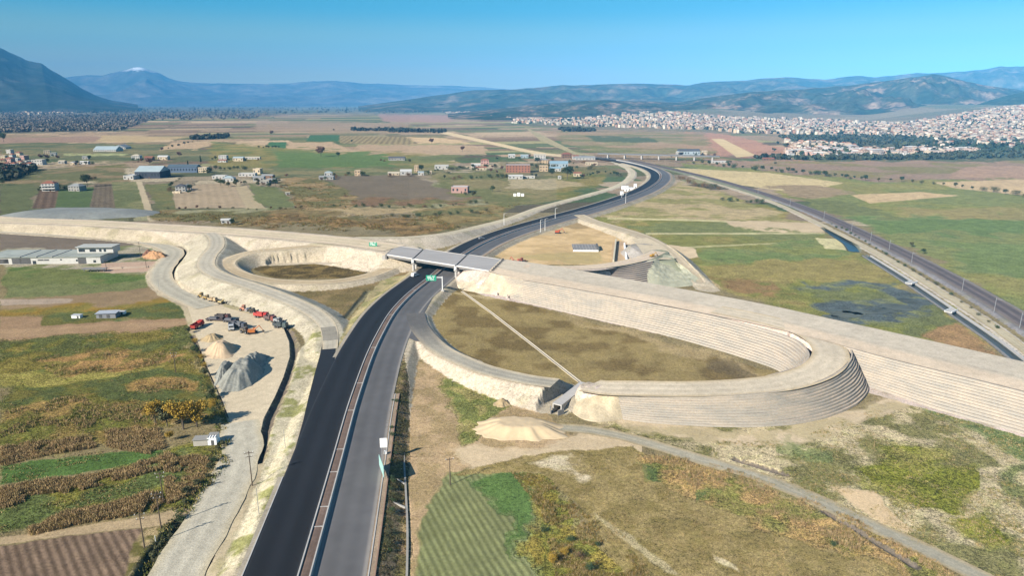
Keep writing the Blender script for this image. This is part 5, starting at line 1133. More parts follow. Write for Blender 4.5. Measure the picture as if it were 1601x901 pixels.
woods([[(600,204),(700,206),(690,208),(610,207)], [(300,216),(360,213),(352,217),(300,219)], [(870,201),(930,204),(930,206),(880,206)], [(550,203),(640,203),(640,205),(550,205)]], 500, 9, [(.035,.045,.03), (.05,.05,.035)], 11)
woods([[(0,262),(30,262),(60,266),(30,280),(0,284)]], 120, 7, [(.04,.05,.03), (.06,.06,.04)], 12)

# ------------------------------------------------------------------ buildings of the plain
WALLC = {'white': (206,204,198), 'cream': (224,206,176), 'grey': (170,168,162), 'pink': (200,160,150), 'orange': (178,124,102), 'blue': (180,196,204), 'slate': (66,74,88), 'steelblue': (104,122,146), 'beige': (214,188,154), 'brown': (140,110,90)}
ROOFC = {'tile': (160,104,84), 'white': (212,212,208), 'grey': (156,160,160), 'palegrey': (176,192,196), 'dark': (96,98,104), 'blue': (150,180,196), 'slate': (90,108,120), 'cream': (206,196,174)}
def building(name, px, py, wd, dp, h, rz, wall, roof, rtype, label, nwin=4, floors=1, chim=False, group=None, cat='house', door=True):
    wd *= .88; dp *= .9; h *= .88
    q = G(px, py); g0 = float(Hs(q[0], q[1])); o = empty(name, (q[0], q[1] + dp / 2, g0), rz); tag(o, label, cat, group)
    wm = MC(*WALLC[wall]); rm = MC(*ROOFC[roof], 0.7)
    MB().box((0, 0, -.4), (wd, dp, h + .4)).build('wall', wm, o)
    m = MB(); W2, D2 = wd / 2 + .35, dp / 2 + .35
    if rtype == 'flat':
        m.box((0, 0, h), (wd + .3, dp + .3, .28)); r_ = m.build('roof', rm, o)
        for (x, y, a, b_) in ((0, -dp / 2, wd + .3, .25), (0, dp / 2, wd + .3, .25), (-wd / 2, 0, .25, dp), (wd / 2, 0, .25, dp)): MB().box((x, y, h + .285), (a, b_, .4)).build('parapet', wm, r_)
    elif rtype == 'gable':
        rh = min(wd, dp) * .22; along = wd >= dp
        if along: pts = [(-W2, -D2, h), (W2, -D2, h), (W2, D2, h), (-W2, D2, h), (-W2, 0, h + rh), (W2, 0, h + rh)]; fs = [(0, 1, 5, 4), (2, 3, 4, 5), (1, 2, 5), (3, 0, 4), (3, 2, 1, 0)]
        else: pts = [(-W2, -D2, h), (W2, -D2, h), (W2, D2, h), (-W2, D2, h), (0, -D2, h + rh), (0, D2, h + rh)]; fs = [(1, 2, 5, 4), (3, 0, 4, 5), (0, 1, 4), (2, 3, 5), (3, 2, 1, 0)]
        m.v = pts; m.f = fs; m.m = [0] * 5; r_ = m.build('roof', rm, o)
    else:
        rh = min(wd, dp) * .24; e = min(wd, dp) / 2 * .98
        if wd >= dp: a_, b_ = (-W2 + e, 0, h + rh), (W2 - e, 0, h + rh); fs = [(0, 1, 5, 4), (2, 3, 4, 5), (1, 2, 5), (3, 0, 4), (3, 2, 1, 0)]
        else: a_, b_ = (0, -D2 + e, h + rh), (0, D2 - e, h + rh); fs = [(1, 2, 5, 4), (3, 0, 4, 5), (0, 1, 4), (2, 3, 5), (3, 2, 1, 0)]
        m.v = [(-W2, -D2, h), (W2, -D2, h), (W2, D2, h), (-W2, D2, h), a_, b_]; m.f = fs; m.m = [0] * 5; r_ = m.build('roof', rm, o)
    if chim: MB().box((wd * .22, .6, h), (.9, .9, 2.4)).build('chimney', wm, r_)
    fh = h / floors
    for fl in range(floors):
        for i in range(nwin):
            x = (i + .5) / nwin * wd - wd / 2
            if door and fl == 0 and i == nwin // 2: continue
            MB().box((x, -dp / 2 - .03, fl * fh + fh * .36), (min(1.8, wd / nwin * .5), .12, fh * .4)).build('window', GLASS, o)
        MB().box((-wd / 2 - .03, 0, fl * fh + fh * .36), (.12, min(2, dp * .3), fh * .4)).build('window', GLASS, o)
    if door: x = (nwin // 2 + .5) / nwin * wd - wd / 2; MB().box((x, -dp / 2 - .04, 0), (min(1.4, wd / nwin * .6), .14, min(2.3, fh * .75))).build('door', MC(110, 90, 76), o)
    return o
B = building
B('factory_hall', 231, 279, 38, 34, 10, 0.0, 'slate', 'palegrey', 'gable', 'dark slate factory hall with a pale blue grey metal roof', 8, 1, cat='factory')
o = B('factory_wing', 285, 270, 48, 18, 9, 0.02, 'steelblue', 'slate', 'gable', 'long blue grey factory wing behind the dark hall', 10, 1, cat='factory', door=False)
B('office_block', 317, 270, 14, 12, 8, 0, 'cream', 'cream', 'flat', 'small cream block at the far end of the long blue grey wing', 4, 2, cat='office')
B('annex', 201, 281, 15, 24, 5.5, 0, 'white', 'white', 'flat', 'low white annex with dark stores left of the dark factory hall', 3, 1, cat='annex')
v_ = B('villa', 75, 299, 16, 12, 10, 0.15, 'white', 'tile', 'hip', 'white three storey villa at the corner of the green field', 4, 3, True)
for fl in (3.1, 6.4): MB().box((0, -6.9, fl), (15, 1.7, .22)).build('balcony', WHITE, v_)
B('stone_house', 117, 299, 17, 12, 6.5, -0.2, 'grey', 'grey', 'hip', 'grey stone house half hidden under a tall dark tree', 4, 2, True)
B('farmhouse', 280, 300, 12, 12, 7, .3, 'white', 'dark', 'hip', 'white farmhouse with a dark roof at the corner of the tilled field', 3, 2)
B('farm_shed', 291, 297, 9, 9, 5, .3, 'grey', 'grey', 'gable', 'grey farm shed right beside the dark roofed farmhouse', 2)
B('terrace_house', 276, 302, 12, 3, 1.2, -.3, 'cream', 'cream', 'flat', 'low cream terrace in front of the dark roofed farmhouse', 2, door=False)
B('bungalow', 342, 280, 20, 12, 4.5, 0, 'white', 'white', 'flat', 'long low white bungalow among trees, end nearer the factory', 4)
B('bungalow', 356, 284, 16, 12, 5, .1, 'white', 'palegrey', 'hip', 'pale roofed bungalow with trees all round its front', 3)
B('bungalow', 386, 276, 26, 10, 4.5, 0, 'white', 'white', 'flat', 'long white bungalow right of the tree ringed one', 5)
for i, (x, y, w_, h_, wl, rf, rt, lb) in enumerate(((402,272,12,8,'cream','cream','flat','two storey cream house above the row of grey sheds'), (404,284,16,6,'grey','grey','gable','grey gabled shed at the start of the ragged row'), (414,288,12,5,'grey','cream','flat','flat grey shed in the middle of the ragged row'), (424,287,12,5,'beige','grey','gable','beige gabled shed near the end of the ragged row'), (418,280,18,5,'brown','grey','gable','brown farm building behind the ragged row of sheds'))):
    B('shed', x, y, w_, 9, h_, rnd.uniform(-.2, .2), wl, rf, rt, lb, 3, 1, cat='shed')
B('farmhouse', 212, 249, 17, 11, 7, 0, 'white', 'cream', 'hip', 'white farmhouse with a cream roof far behind the factory', 4, 2); B('farmhouse', 254, 250, 20, 12, 6, 0, 'cream', 'white', 'gable', 'cream farmhouse beside the rusty brown tree', 4); B('farm_shed', 232, 251, 16, 10, 6, 0, 'brown', 'tile', 'gable', 'brown shed with a red roof between the two pale farmhouses', 3)
gh = B('greenhouse', 163, 237, 52, 34, 4, .05, 'white', 'palegrey', 'gable', 'wide pale greenhouse out on the green plain', 10, 1, cat='greenhouse'); B('greenhouse', 186, 233, 30, 30, 4, .05, 'white', 'grey', 'gable', 'narrower grey greenhouse next to the orange field', 6, 1, cat='greenhouse')
B('farmhouse', 348, 249, 16, 11, 7, 0, 'white', 'white', 'flat', 'white two storey farmhouse behind the tree row', 3, 2); B('farm_shed', 347, 254, 16, 8, 4, 0, 'white', 'tile', 'gable', 'red roofed shed in front of the white farmhouse behind the tree row', 3)
B('farmhouse', 372, 252, 20, 12, 6, 0, 'cream', 'palegrey', 'gable', 'pale green roofed farm building right of the red roofed shed', 4); B('farm_shed', 393, 249, 34, 8, 3.5, 0, 'white', 'cream', 'gable', 'long low cream farm shed at the end of the farm lane', 6)
B('hut', 352, 350, 8.5, 6, 3.4, .2, 'white', 'white', 'gable', 'small white hut beside the approach embankment', 2, 1, cat='hut')
pk = B('pink_shed', 719, 302, 21, 15, 7.5, -.08, 'pink', 'white', 'flat', 'pink walled shed with a flat white roof standing alone', 4, 1, cat='shed')
B('metal_shed', 634, 274, 18, 13, 6, .1, 'white', 'white', 'gable', 'white metal shed with a rounded looking gable at the field edge', 2, 1, cat='shed'); B('metal_shed', 615, 274, 18, 10, 3, .1, 'cream', 'cream', 'gable', 'low cream shed left of the white metal shed', 3, 1, cat='shed')
B('tower_house', 651, 269, 7, 8, 10, 0, 'beige', 'cream', 'flat', 'narrow beige tower house beside a round dark tree', 2, 3); B('cottage', 658, 274, 9, 7, 4.5, 0, 'white', 'palegrey', 'gable', 'small pale cottage in front of the beige tower house', 2); B('cottage', 672, 272, 6, 6, 4, 0, 'cream', 'white', 'flat', 'tiny cream cottage between the tower house and the white hall', 2)
B('farmhouse', 559, 275, 9, 9, 8, 0, 'beige', 'brown' if False else 'cream', 'flat', 'square two storey beige house alone in the green field', 2, 2); B('long_shed', 510, 281, 22, 8, 4, -.05, 'grey', 'grey', 'gable', 'long grey shed at the corner of the brown tilled field', 4, 1, cat='shed'); B('farmhouse', 513, 276, 12, 8, 6, .1, 'white', 'palegrey', 'hip', 'white house just behind the long grey shed', 3)
B('open_barn', 620, 251, 32, 12, 5, 0, 'grey', 'dark', 'gable', 'dark open barn far out beside the pale fields', 6, 1, cat='barn')
B('hall', 690, 265, 24, 14, 6.5, .05, 'white', 'white', 'flat', 'white hall left of the hamlet with a hedge in front', 4, 1, cat='hall')
B('farmhouse', 758, 257, 15, 10, 8, 0, 'pink', 'tile', 'hip', 'pink house with a red roof on the left of the hamlet', 3, 2); B('farmhouse', 744, 262, 16, 9, 5, 0, 'white', 'white', 'gable', 'white low house just left of the pink hamlet house', 3); B('farmhouse', 752, 266, 18, 8, 4.5, .1, 'cream', 'tile', 'gable', 'cream cottage with a red roof below the pink hamlet house', 3)
B('apartment_block', 810, 270, 40, 18, 12, 0, 'orange', 'palegrey', 'flat', 'large orange block with a pale roof in the middle of the hamlet', 8, 3, cat='apartment block'); B('garden_wall_house', 806, 280, 22, 8, 4.5, 0, 'white', 'white', 'gable', 'bright white low house in front of the orange block', 4); B('garden_shed', 826, 279, 20, 6, 3, 0, 'white', 'cream', 'flat', 'long low cream shed beside the bright white house', 3)
B('farmhouse', 800, 247, 14, 9, 6, 0, 'white', 'white', 'gable', 'white house behind the orange block, left one', 3); B('farmhouse', 820, 247, 16, 9, 5, 0, 'blue', 'palegrey', 'gable', 'pale blue roofed house behind the orange block', 3); B('farmhouse', 844, 248, 24, 12, 7, 0, 'white', 'cream', 'gable', 'wide white house with a cream roof by the far road', 4, 2)
B('farmhouse', 850, 256, 16, 10, 7, 0, 'beige', 'grey', 'hip', 'beige house below the wide white one', 3, 2); B('farmhouse', 850, 268, 14, 9, 9, 0, 'beige', 'cream', 'flat', 'beige two storey house between the orange block and the dark trees', 3, 2)
B('workshop', 874, 262, 32, 18, 7, 0, 'blue', 'blue', 'gable', 'light blue workshop behind the broad dark tree', 6, 1, cat='workshop'); B('workshop', 868, 268, 20, 10, 5, 0, 'white', 'blue', 'gable', 'lower pale blue workshop in front of the bigger one', 4, 1, cat='workshop')
B('farmhouse', 886, 247, 20, 12, 8, .1, 'brown', 'tile', 'hip', 'dark red roofed house beside the far road', 4, 2); B('farmhouse', 900, 249, 12, 9, 6, .1, 'white', 'tile', 'gable', 'white gabled house next to the dark red roofed one', 3); B('farmhouse', 903, 276, 12, 8, 5, 0, 'cream', 'tile', 'gable', 'cream cottage with a red roof right of the broad dark tree', 3); B('farmhouse', 875, 280, 5, 5, 4, 0, 'white', 'white', 'gable', 'tiny white hut between the two dark evergreen trees', 1, door=False)
B('long_hall', 915, 250, 40, 14, 4, 0, 'white', 'grey', 'gable', 'long pale hall by the far road before the viaduct', 6, 1, cat='hall'); B('site_office', 925, 258, 22, 8, 4, 0, 'cream', 'cream', 'flat', 'cream site office at the start of the slip road', 5, 1, cat='site office')
B('station', 1078, 243, 46, 20, 9, 0, 'blue', 'dark', 'gable', 'blue grey hall with a dark roof behind the viaduct', 8, 1, cat='hall'); B('station_wing', 1063, 243, 12, 14, 7, 0, 'white', 'cream', 'flat', 'cream wing at the left end of the blue grey hall', 3, 1, cat='annex'); B('kiosk', 1102, 242, 10, 10, 8, 0, 'cream', 'white', 'flat', 'small cream building right of the blue grey hall', 3, 2, cat='kiosk')
B('warehouse', 1125, 255, 30, 12, 3, 0, 'white', 'white', 'flat', 'long flat white roof just below the viaduct end', 5, 1, cat='warehouse'); B('warehouse', 1202, 251, 22, 8, 4, 0, 'brown', 'tile', 'gable', 'low red brown shed standing on the far road embankment', 4, 1, cat='shed')
for i, x in enumerate((805, 811, 817)):
    q = G(x, 307); o = MB(); hh = 3 + i % 2
    o.box((0, 0, 0), (3.2, .3, hh)).box((0, 3.3, 0), (3.2, .3, hh - .8)).box((-1.5, 1.65, 0), (.3, 3.0, hh - 1)); ob = o.build('ruined_wall', WHITE); ob.location = tuple(q); tag(ob, ('roofless white wall, left one in the grass below the hamlet', 'roofless white wall, middle one in the grass below the hamlet', 'roofless white wall, right one in the grass below the hamlet')[i], 'ruin', 'white ruins in the grass')
B('hut', 449, 305, 5, 4, 2.8, .4, 'white', 'cream', 'gable', 'white hut alone in the dry scrub by the green strip', 1, 1, cat='hut')
# a few trees and bushes stand round most farm buildings
_yards = [(x_, y_) for (x_, y_) in ((212,250),(222,252),(262,250),(338,250),(356,253),(384,252),(403,250),(262,272),(320,272),(328,268),(336,284),(352,288),(362,290),(378,288),(396,284),(408,290),(420,292),(436,284),(444,276),(268,298),(298,302),(272,292),(66,297),(84,293),(106,296),(148,280),(118,258),(126,255),(140,257),(504,282),(520,278),(540,276),(566,276),(606,276),(642,275),(668,274),(680,268),(704,266),(736,263),(746,268),(766,262),(772,270),(784,278),(790,266),(832,276),(838,262),(856,262),(862,252),(890,268),(896,256),(908,278),(912,254),(930,260),(812,250),(826,246),(780,250),(600,252),(636,253),(1052,246),(1092,246),(1112,246),(1140,256))]
for i_, (x_, y_) in enumerate(_yards):
    for k_ in range(2): tree(rnd.choice(['dark', 'olive', 'green', 'darkbush', 'brownbush', 'brown']), x_ + rnd.uniform(-6, 6), y_ + rnd.uniform(-1.2, 1.6), rnd.uniform(3.5, 8), 'small tree or bush in the yards of the scattered farm buildings', group='yard trees of the farms')
# village at the left edge
vill = [(2,256,'tile','beige'),(8,262,'tile','white'),(4,248,'white','cream'),(14,254,'tile','pink'),(20,262,'tile','white'),(24,252,'cream','white'),(30,258,'tile','cream'),(10,268,'tile','beige'),(36,250,'white','pink'),(40,257,'grey','white'),(18,247,'tile','white'),(33,265,'white','white'),(28,244,'tile','cream'),(46,262,'tile','white'),(72,241,'white','cream'),(82,244,'palegrey','white'),(2,272,'tile','pink'),(14,240,'cream','white')]
for (x, y, rf, wl) in vill: B('village_house', x, y, rnd.uniform(9, 13), rnd.uniform(8, 11), rnd.uniform(5, 8), rnd.uniform(-.4, .4), wl, rf, 'hip' if rf == 'tile' else 'flat', '%s village house with a %s roof at the left edge' % (wl, {'tile': 'red tiled', 'palegrey': 'pale grey'}.get(rf, rf)), 3, 2, group='village houses at the left edge')
B('village_house', 58, 258, 19, 13, 9, .05, 'white', 'cream', 'flat', 'largest bright white house at the end of the left village', 4, 2); B('cottage', 49, 263, 6, 6, 4.5, 0, 'white', 'white', 'hip', 'tiny white cottage beside the largest village house', 1, door=False)
for i, (x, y, w_, lb) in enumerate(((96,256,12,'small grey farmhouse right of the village'), (113,258,8,'tiny cream shed on the field lane right of the village'), (131,257,16,'white long shed on the field lane under a dark tree'), (133,249,12,'grey shed behind the white long shed on the lane'))): B('farm_shed', x, y, w_, 8, 4.5, 0, ('grey', 'cream', 'white', 'grey')[i], ('cream', 'white', 'white', 'grey')[i], 'gable', lb, 2, cat='shed')
tree('dark', 140, 250, 9, 'dark tree behind the white long shed on the lane')
# unfinished white complex
q = P(0, 415, 0); uc = empty('unfinished_building', tuple(P(78, 413, 0)), 0.04); tag(uc, 'long unfinished white building with dark openings and an upper storey on one end', 'building')
t413 = CAM_H / (SP + (413 - 450.5) / FPX * CP); pm = t413 / FPX
MB().box((-4 * 1, 11, 0), (176 * pm, 22, 4.3)).build('ground_storey', MC(226, 224, 218), uc)
rs = MB().box((-4, 11, 4.3), (178 * pm, 23, .5)).build('roof_slab', mat('dusty_roof', A(172, 178, 170), .9, .25, .25), uc)
us = MB().box((58 * pm, 15, 4.8), (56 * pm, 9, 3.8)).build('upper_storey', MC(228, 226, 220), uc); MB().box((58 * pm, 14.4, 8.6), (58 * pm, 11, .35)).build('upper_roof', MC(196, 198, 192), us)
for x in (113, 118, 129, 134, 144, 151): MB().box(((x - 78) * pm, 10.42, 5.6), (1.3 if x not in (113, 134) else 2.2, .2, 1.7)).build('window', GLASS, us)
for (x, w_, z0, h_) in ((7, 7, .5, 3.0), (12, 3, 1.2, 2.0), (28, 5.5, .2, 3.6), (41, 7, .2, 3.6), (55, 2.0, 0, 2.2), (65, 3.5, 2.2, .9), (74, 3, 2.2, .9), (96, 1, 2.4, .8), (120, 1, 1.6, 1.2), (128, 5, 0, 3.9), (147, 1.6, .8, 1.5)): MB().box(((x - 78) * pm, -.03, z0), (w_, .14, h_)).build('opening', DARK if w_ > 2 else GLASS, uc)
for x in (35, 60, 84): MB().box(((x - 78) * pm, 10, 4.8), (.4, 22, .35)).build('roof_upstand', CONC, rs)
cw_ = sweep('boundary_wall', path([(172, 421, 0), (205, 420, 0), (240, 418, 0)], 3, False), [(-.15, 0), (.15, 0), (.15, 1.1), (-.15, 1.1)], MC(214, 196, 176)); tag(cw_, 'low pinkish boundary wall beside the unfinished building', 'wall')
bk = empty('slab_ruin', tuple(P(147, 425, 0))); tag(bk, 'small broken concrete slab on posts in the grass before the unfinished building', 'ruin'); MB().box((0, 1, 1.6), (14, 4, .25), .05).build('slab', CONCD, bk)
for x in (-6, -2, 2, 6): MB().box((x, .2, 0), (.3, .3, 1.6)).build('post', CONCD, bk)
# junk camp in the field
jc = empty('field_shed', tuple(P(166, 498, 0)), .05); tag(jc, 'ramshackle grey metal field shed in the narrow green strip', 'shed'); MB().box((0, 2, 0), (9, 4, 2.2)).build('wall', MC(150, 152, 158), jc)
m = MB(); m.poly([(-5, -.4, 2.3), (5, -.4, 2.5), (5, 4.4, 2.9), (-5, 4.4, 2.7)]); m.poly([(-5, -.4, 2.2), (-5, 4.4, 2.6), (5, 4.4, 2.8), (5, -.4, 2.4)]); m.build('roof', MC(190, 196, 204, .5), jc)
for x in (-2.5, 1): MB().box((x, -.05, .3), (1.3, .15, 1.5)).build('opening', DARK, jc)
for (x, y, k, lb) in ((121, 497, .8, 'white tarpaulin covered trailer at the left of the field shed'), (190, 491, .7, 'white hut at the right end of the field shed')):
    o = empty('field_hut', tuple(P(x, y, 0))); tag(o, lb, 'hut'); MB().box((0, 0, 0), (5 * k, 2.5, 1.8 * k)).build('wall', WHITE, o); MB().box((0, 0, 1.8 * k), (5.4 * k, 2.9, .15)).build('roof', MC(200, 204, 206), o); MB().box((1.2 * k, -1.3, 0), (.8, .1, 1.2)).build('door', DARK, o)
# ruined shed by the haul road
rsd = empty('ruined_shed', tuple(P(320, 698, 0)), .12); tag(rsd, 'small white ruined shed with a broken grey roof below the yellow trees', 'shed')
MB().box((2.2, 1.8, 0), (2.6, 3.4, 2.6)).build('wall', WHITE, rsd); MB().box((-1.2, 1.4, 0), (4.0, 2.6, 2.0)).build('wall', MC(206, 200, 188), rsd)
m = MB(); m.box((-1.2, 1.4, 2.02), (4.4, 3.2, .14), top=0); m.box((2.2, 2.6, 2.62), (2.8, 1.8, .12)); m.build('roof', MC(168, 166, 160), rsd)
for k in range(4): MB().box((1.1 + k * .75, 1.2, 2.62), (.1, 2.6, .1)).build('rafter', BLK, rsd)
MB().box((2.3, .07, 0), (.75, .1, 1.7)).build('door', DARK, rsd)
# far viaduct
q0, q1 = P(935, 247, 0), P(1125, 252, 0); d = q1 - q0; Lv = float(np.linalg.norm(d)); az = math.atan2(d[1], d[0]); fv = empty('viaduct', ((q0[0] + q1[0]) / 2, (q0[1] + q1[1]) / 2, 0), az); tag(fv, 'long low dark viaduct crossing the plain beyond the motorway bend', 'viaduct')
dk = MB().box((0, 0, 7), (Lv, 11, 1.3)).build('deck', CONCD, fv); MB().box((0, -5.4, 8.3), (Lv, .3, .9)).build('parapet', MC(120, 122, 124), dk); MB().box((0, 5.4, 8.3), (Lv, .3, .9)).build('parapet', MC(120, 122, 124), dk)
for k in range(7): MB().box((-Lv / 2 + Lv * (k + .6) / 7, 0, 0), (2.2, 9, 7)).build('pier', CONC, fv)

# ------------------------------------------------------------------ the town
def tz(px, py):
    """walk the sight line down to the rising ground of the town"""
    u = (px - 800.5) / FPX; v = (py - 450.5) / FPX; dy = CP - v * SP; dz = -(SP + v * CP)
    t_ = np.linspace(900, 6500, 700); Y = t_ * dy; X = u * t_; Z = CAM_H + t_ * dz; hit = np.nonzero(Z < hill_z(X, Y))[0]
    return None if len(hit) == 0 else (X[hit[0]], Y[hit[0]])
TOWN = [([(800,188),(870,182),(930,180),(1000,176),(1060,176),(1140,184),(1250,186),(1400,192),(1440,196),(1440,214),(1300,212),(1150,208),(1100,203),(1000,201),(900,197),(800,193)], 1700), ([(1000,184),(1140,186),(1440,197),(1440,210),(1150,205),(1020,198)], 900),
        ([(1400,202),(1430,192),(1500,180),(1545,172),(1601,166),(1700,158),(1700,226),(1601,224),(1500,222),(1430,217),(1400,212)], 4200),
        ([(1228,223),(1280,225),(1340,233),(1400,236),(1400,243),(1300,244),(1235,243)], 380), ([(1405,238),(1430,230),(1480,226),(1510,230),(1525,240),(1410,243)], 330),
        ([(1520,218),(1601,222),(1700,228),(1700,240),(1601,238),(1530,228)], 260), ([(690,176),(740,173),(790,178),(830,183),(860,190),(780,186)], 420), ([(1040,168),(1080,160),(1130,157),(1145,163),(1090,170)], 120), ([(20,176),(180,170),(190,173),(40,180)], 40)]
tr_ = np.random.default_rng(99); pts = []
for pl, n in TOWN:
    pl = np.array(pl, float); x0, y0 = pl.min(0); x1, y1 = pl.max(0); k = 0; tries = 0
    while k < n and tries < n * 12:
        tries += 1; x, y = tr_.uniform(x0, x1), tr_.uniform(y0, y1); c = False; j = len(pl) - 1
        for i in range(len(pl)):
            if (pl[i, 1] > y) != (pl[j, 1] > y) and x < (pl[j, 0] - pl[i, 0]) * (y - pl[i, 1]) / (pl[j, 1] - pl[i, 1]) + pl[i, 0]: c = not c
            j = i
        if not c: continue
        h_ = tz(x, y)
        if h_ is None: continue
        pts.append((h_[0], h_[1], x, y)); k += 1
pts = np.array(pts); cell = {}; keep = []
for i, (X_, Y_, _, _) in enumerate(pts):
    kk = (int(X_ // 13), int(Y_ // 13))
    if kk in cell: continue
    cell[kk] = 1; keep.append(i)
pts = pts[keep]; order = np.argsort(pts[:, 1]); pts = pts[order]
WPAL = np.array([(228,222,212), (236,232,226), (226,206,180), (214,190,170), (232,214,206), (206,200,192), (222,184,168), (240,236,222), (196,186,178)])
RPAL = np.array([(186,142,126), (206,198,190), (176,132,116), (214,210,204), (176,168,162), (196,160,142), (150,146,144)])
protoT = []
for i in range(14):                                        # house kinds for the single houses
    m = MB(); wv_, dv_, hv_ = tr_.uniform(9, 14), tr_.uniform(8, 12), tr_.uniform(6, 13); wi, ri = tr_.integers(0, len(WPAL)), tr_.integers(0, len(RPAL))
    m.box((0, 0, -3), (wv_, dv_, hv_ + 3), mi=0)
    for fl in range(int(hv_ // 3)):
        for x in np.linspace(-wv_ / 2 + 1.6, wv_ / 2 - 1.6, 3): m.box((x, -dv_ / 2 - .02, fl * 3 + 1), (1.4, .1, 1.4), mi=2); 
        m.box((-wv_ / 2 - .02, 0, fl * 3 + 1), (.1, 1.6, 1.4), mi=2)
    if i % 3 == 0: m.box((0, 0, hv_), (wv_ + .5, dv_ + .5, .3), mi=1); m.box((1, 1, hv_ + .3), (3, 3, 2), mi=0)
    else:
        n0 = len(m.v); a_, b_ = wv_ / 2 + .4, dv_ / 2 + .4; m.v += [(-a_, -b_, hv_), (a_, -b_, hv_), (a_, b_, hv_), (-a_, b_, hv_), (-a_ * .3, 0, hv_ + 2.2), (a_ * .3, 0, hv_ + 2.2)]
        for f in ((0, 1, 5, 4), (2, 3, 4, 5), (1, 2, 5), (3, 0, 4)): m.f.append(tuple(n0 + k for k in f)); m.m.append(1)
    ob = m.build('town_house', [MC(*map(int, WPAL[wi]), 0.85), MC(*map(int, RPAL[ri]), 0.85), GLASS]); protoT.append(ob)
nsing = 290
for i in range(min(nsing, len(pts))):
    X_, Y_, x, y = pts[i]; pr = protoT[i % 14]; o = pr if i < 14 else pr.copy()
    if i >= 14: COL.objects.link(o)
    o.location = (X_, Y_, float(hill_z(X_, Y_))); o.rotation_euler = (0, 0, tr_.uniform(-.5, .5)); s_ = tr_.uniform(.75, 1.25); big = (1.9 if tr_.random() < .22 and y > 228 else 1)
    o.scale = (s_ * big, s_, s_ * (.7 if y > 222 else 1))
    tag(o, 'pale plastered house on the near edge of the hillside town', 'house', 'houses on the near edge of the town')
rest = pts[nsing:]; n = len(rest); Xc, Yc = rest[:, 0], rest[:, 1]; Zc = hill_z(Xc, Yc)
far_k = np.clip(Yc / 3500, .75, 1.15); wv, dv, hv = tr_.uniform(4.5, 8, n) * far_k, tr_.uniform(4, 6.5, n) * far_k, tr_.uniform(5, 12, n) * np.clip(far_k, 1, 1.25); an = tr_.uniform(-.6, .6, n); cs, sn = np.cos(an), np.sin(an)
def crn(sx, sy, z, k=1.0): return np.stack([Xc + (sx * wv * cs - sy * dv * sn) * k, Yc + (sx * wv * sn + sy * dv * cs) * k, Zc + z], -1)
lo = [crn(-1, -1, -6), crn(1, -1, -6), crn(1, 1, -6), crn(-1, 1, -6)]; hi = [crn(-1, -1, hv), crn(1, -1, hv), crn(1, 1, hv), crn(-1, 1, hv)]
flat_ = tr_.random(n) < .45; rp = np.where(flat_, .01, 2.2); ra = crn(-.45, 0, hv + rp); rb = crn(.45, 0, hv + rp)
V = np.stack(lo + hi + [hi[0] * 1, hi[1] * 1, hi[2] * 1, hi[3] * 1, ra, rb], 1); base = np.arange(n)[:, None] * 14
quads = np.array([(0, 1, 5, 4), (1, 2, 6, 5), (2, 3, 7, 6), (3, 0, 4, 7), (8, 9, 13, 12), (10, 11, 12, 13), (9, 10, 13, 13), (11, 8, 12, 12)])
tn = tr_.uniform(.60, .98, n)[:, None] * np.array([1.08, 1.0, .90]); wc = np.array([lin(c) for c in WPAL])[tr_.integers(0, len(WPAL), n)] * .66 * tn; rc = np.array([lin(c) for c in RPAL])[tr_.integers(0, len(RPAL), n)] * .54 * tn
cc = np.concatenate([np.repeat(wc[:, None], 8, 1), np.repeat(rc[:, None], 6, 1)], 1)
# triangles for the whole mass (hip ends are triangles)
tris = []
for q_ in quads[:6]: tris += [(q_[0], q_[1], q_[2]), (q_[0], q_[2], q_[3])]
tris += [(9, 10, 13), (11, 8, 12)]
tris = np.array(tris); F = (base[:, :, None] + tris[None]).reshape(-1, 3)
tw = npmesh('town_buildings', V.reshape(-1, 3), F, colmat('town_plaster', .9, .15, .15), col=cc.reshape(-1, 3)); tag(tw, kind='stuff')
# dark gardens between the town's houses
k = tr_.choice(len(pts), 3600); X_, Y_ = pts[k, 0] + tr_.normal(0, 16, 3600), pts[k, 1] + tr_.normal(0, 16, 3600)
def blobs(name, X, Y, Z, h, cols, seed):
    r = np.random.default_rng(seed); m = len(X); V = []; CC = []; cols = np.array(cols); tone = cols[r.integers(0, len(cols), m)] * (.75 + .5 * r.random(m))[:, None]
    for b_ in range(8):
        d = r.normal(size=(m, 3)); d /= np.linalg.norm(d, axis=1)[:, None]; c = np.stack([X, Y, Z + h * .5], -1) + d * (h * .4)[:, None]
        a = r.normal(size=(m, 3)); a /= np.linalg.norm(a, axis=1)[:, None]; e = np.cross(a, d); e /= np.linalg.norm(e, axis=1)[:, None]; s_ = (h * .35)[:, None]
        V.append(np.stack([c - a * s_ - e * s_ * .7, c + a * s_ - e * s_ * .6, c + a * s_ * .8 + e * s_ * .7, c - a * s_ * .7 + e * s_ * .8], 1)); CC.append(np.repeat(tone, 4, 0).reshape(m, 4, 3))
    V = np.concatenate(V).reshape(-1, 3); return tag(npmesh(name, V, np.arange(len(V)).reshape(-1, 4), LEAF, col=np.concatenate(CC).reshape(-1, 3)), kind='stuff')
blobs('garden_foliage', X_, Y_, hill_z(X_, Y_), tr_.uniform(6, 12, 3600), [(.03, .048, .028), (.045, .055, .033)], 3)

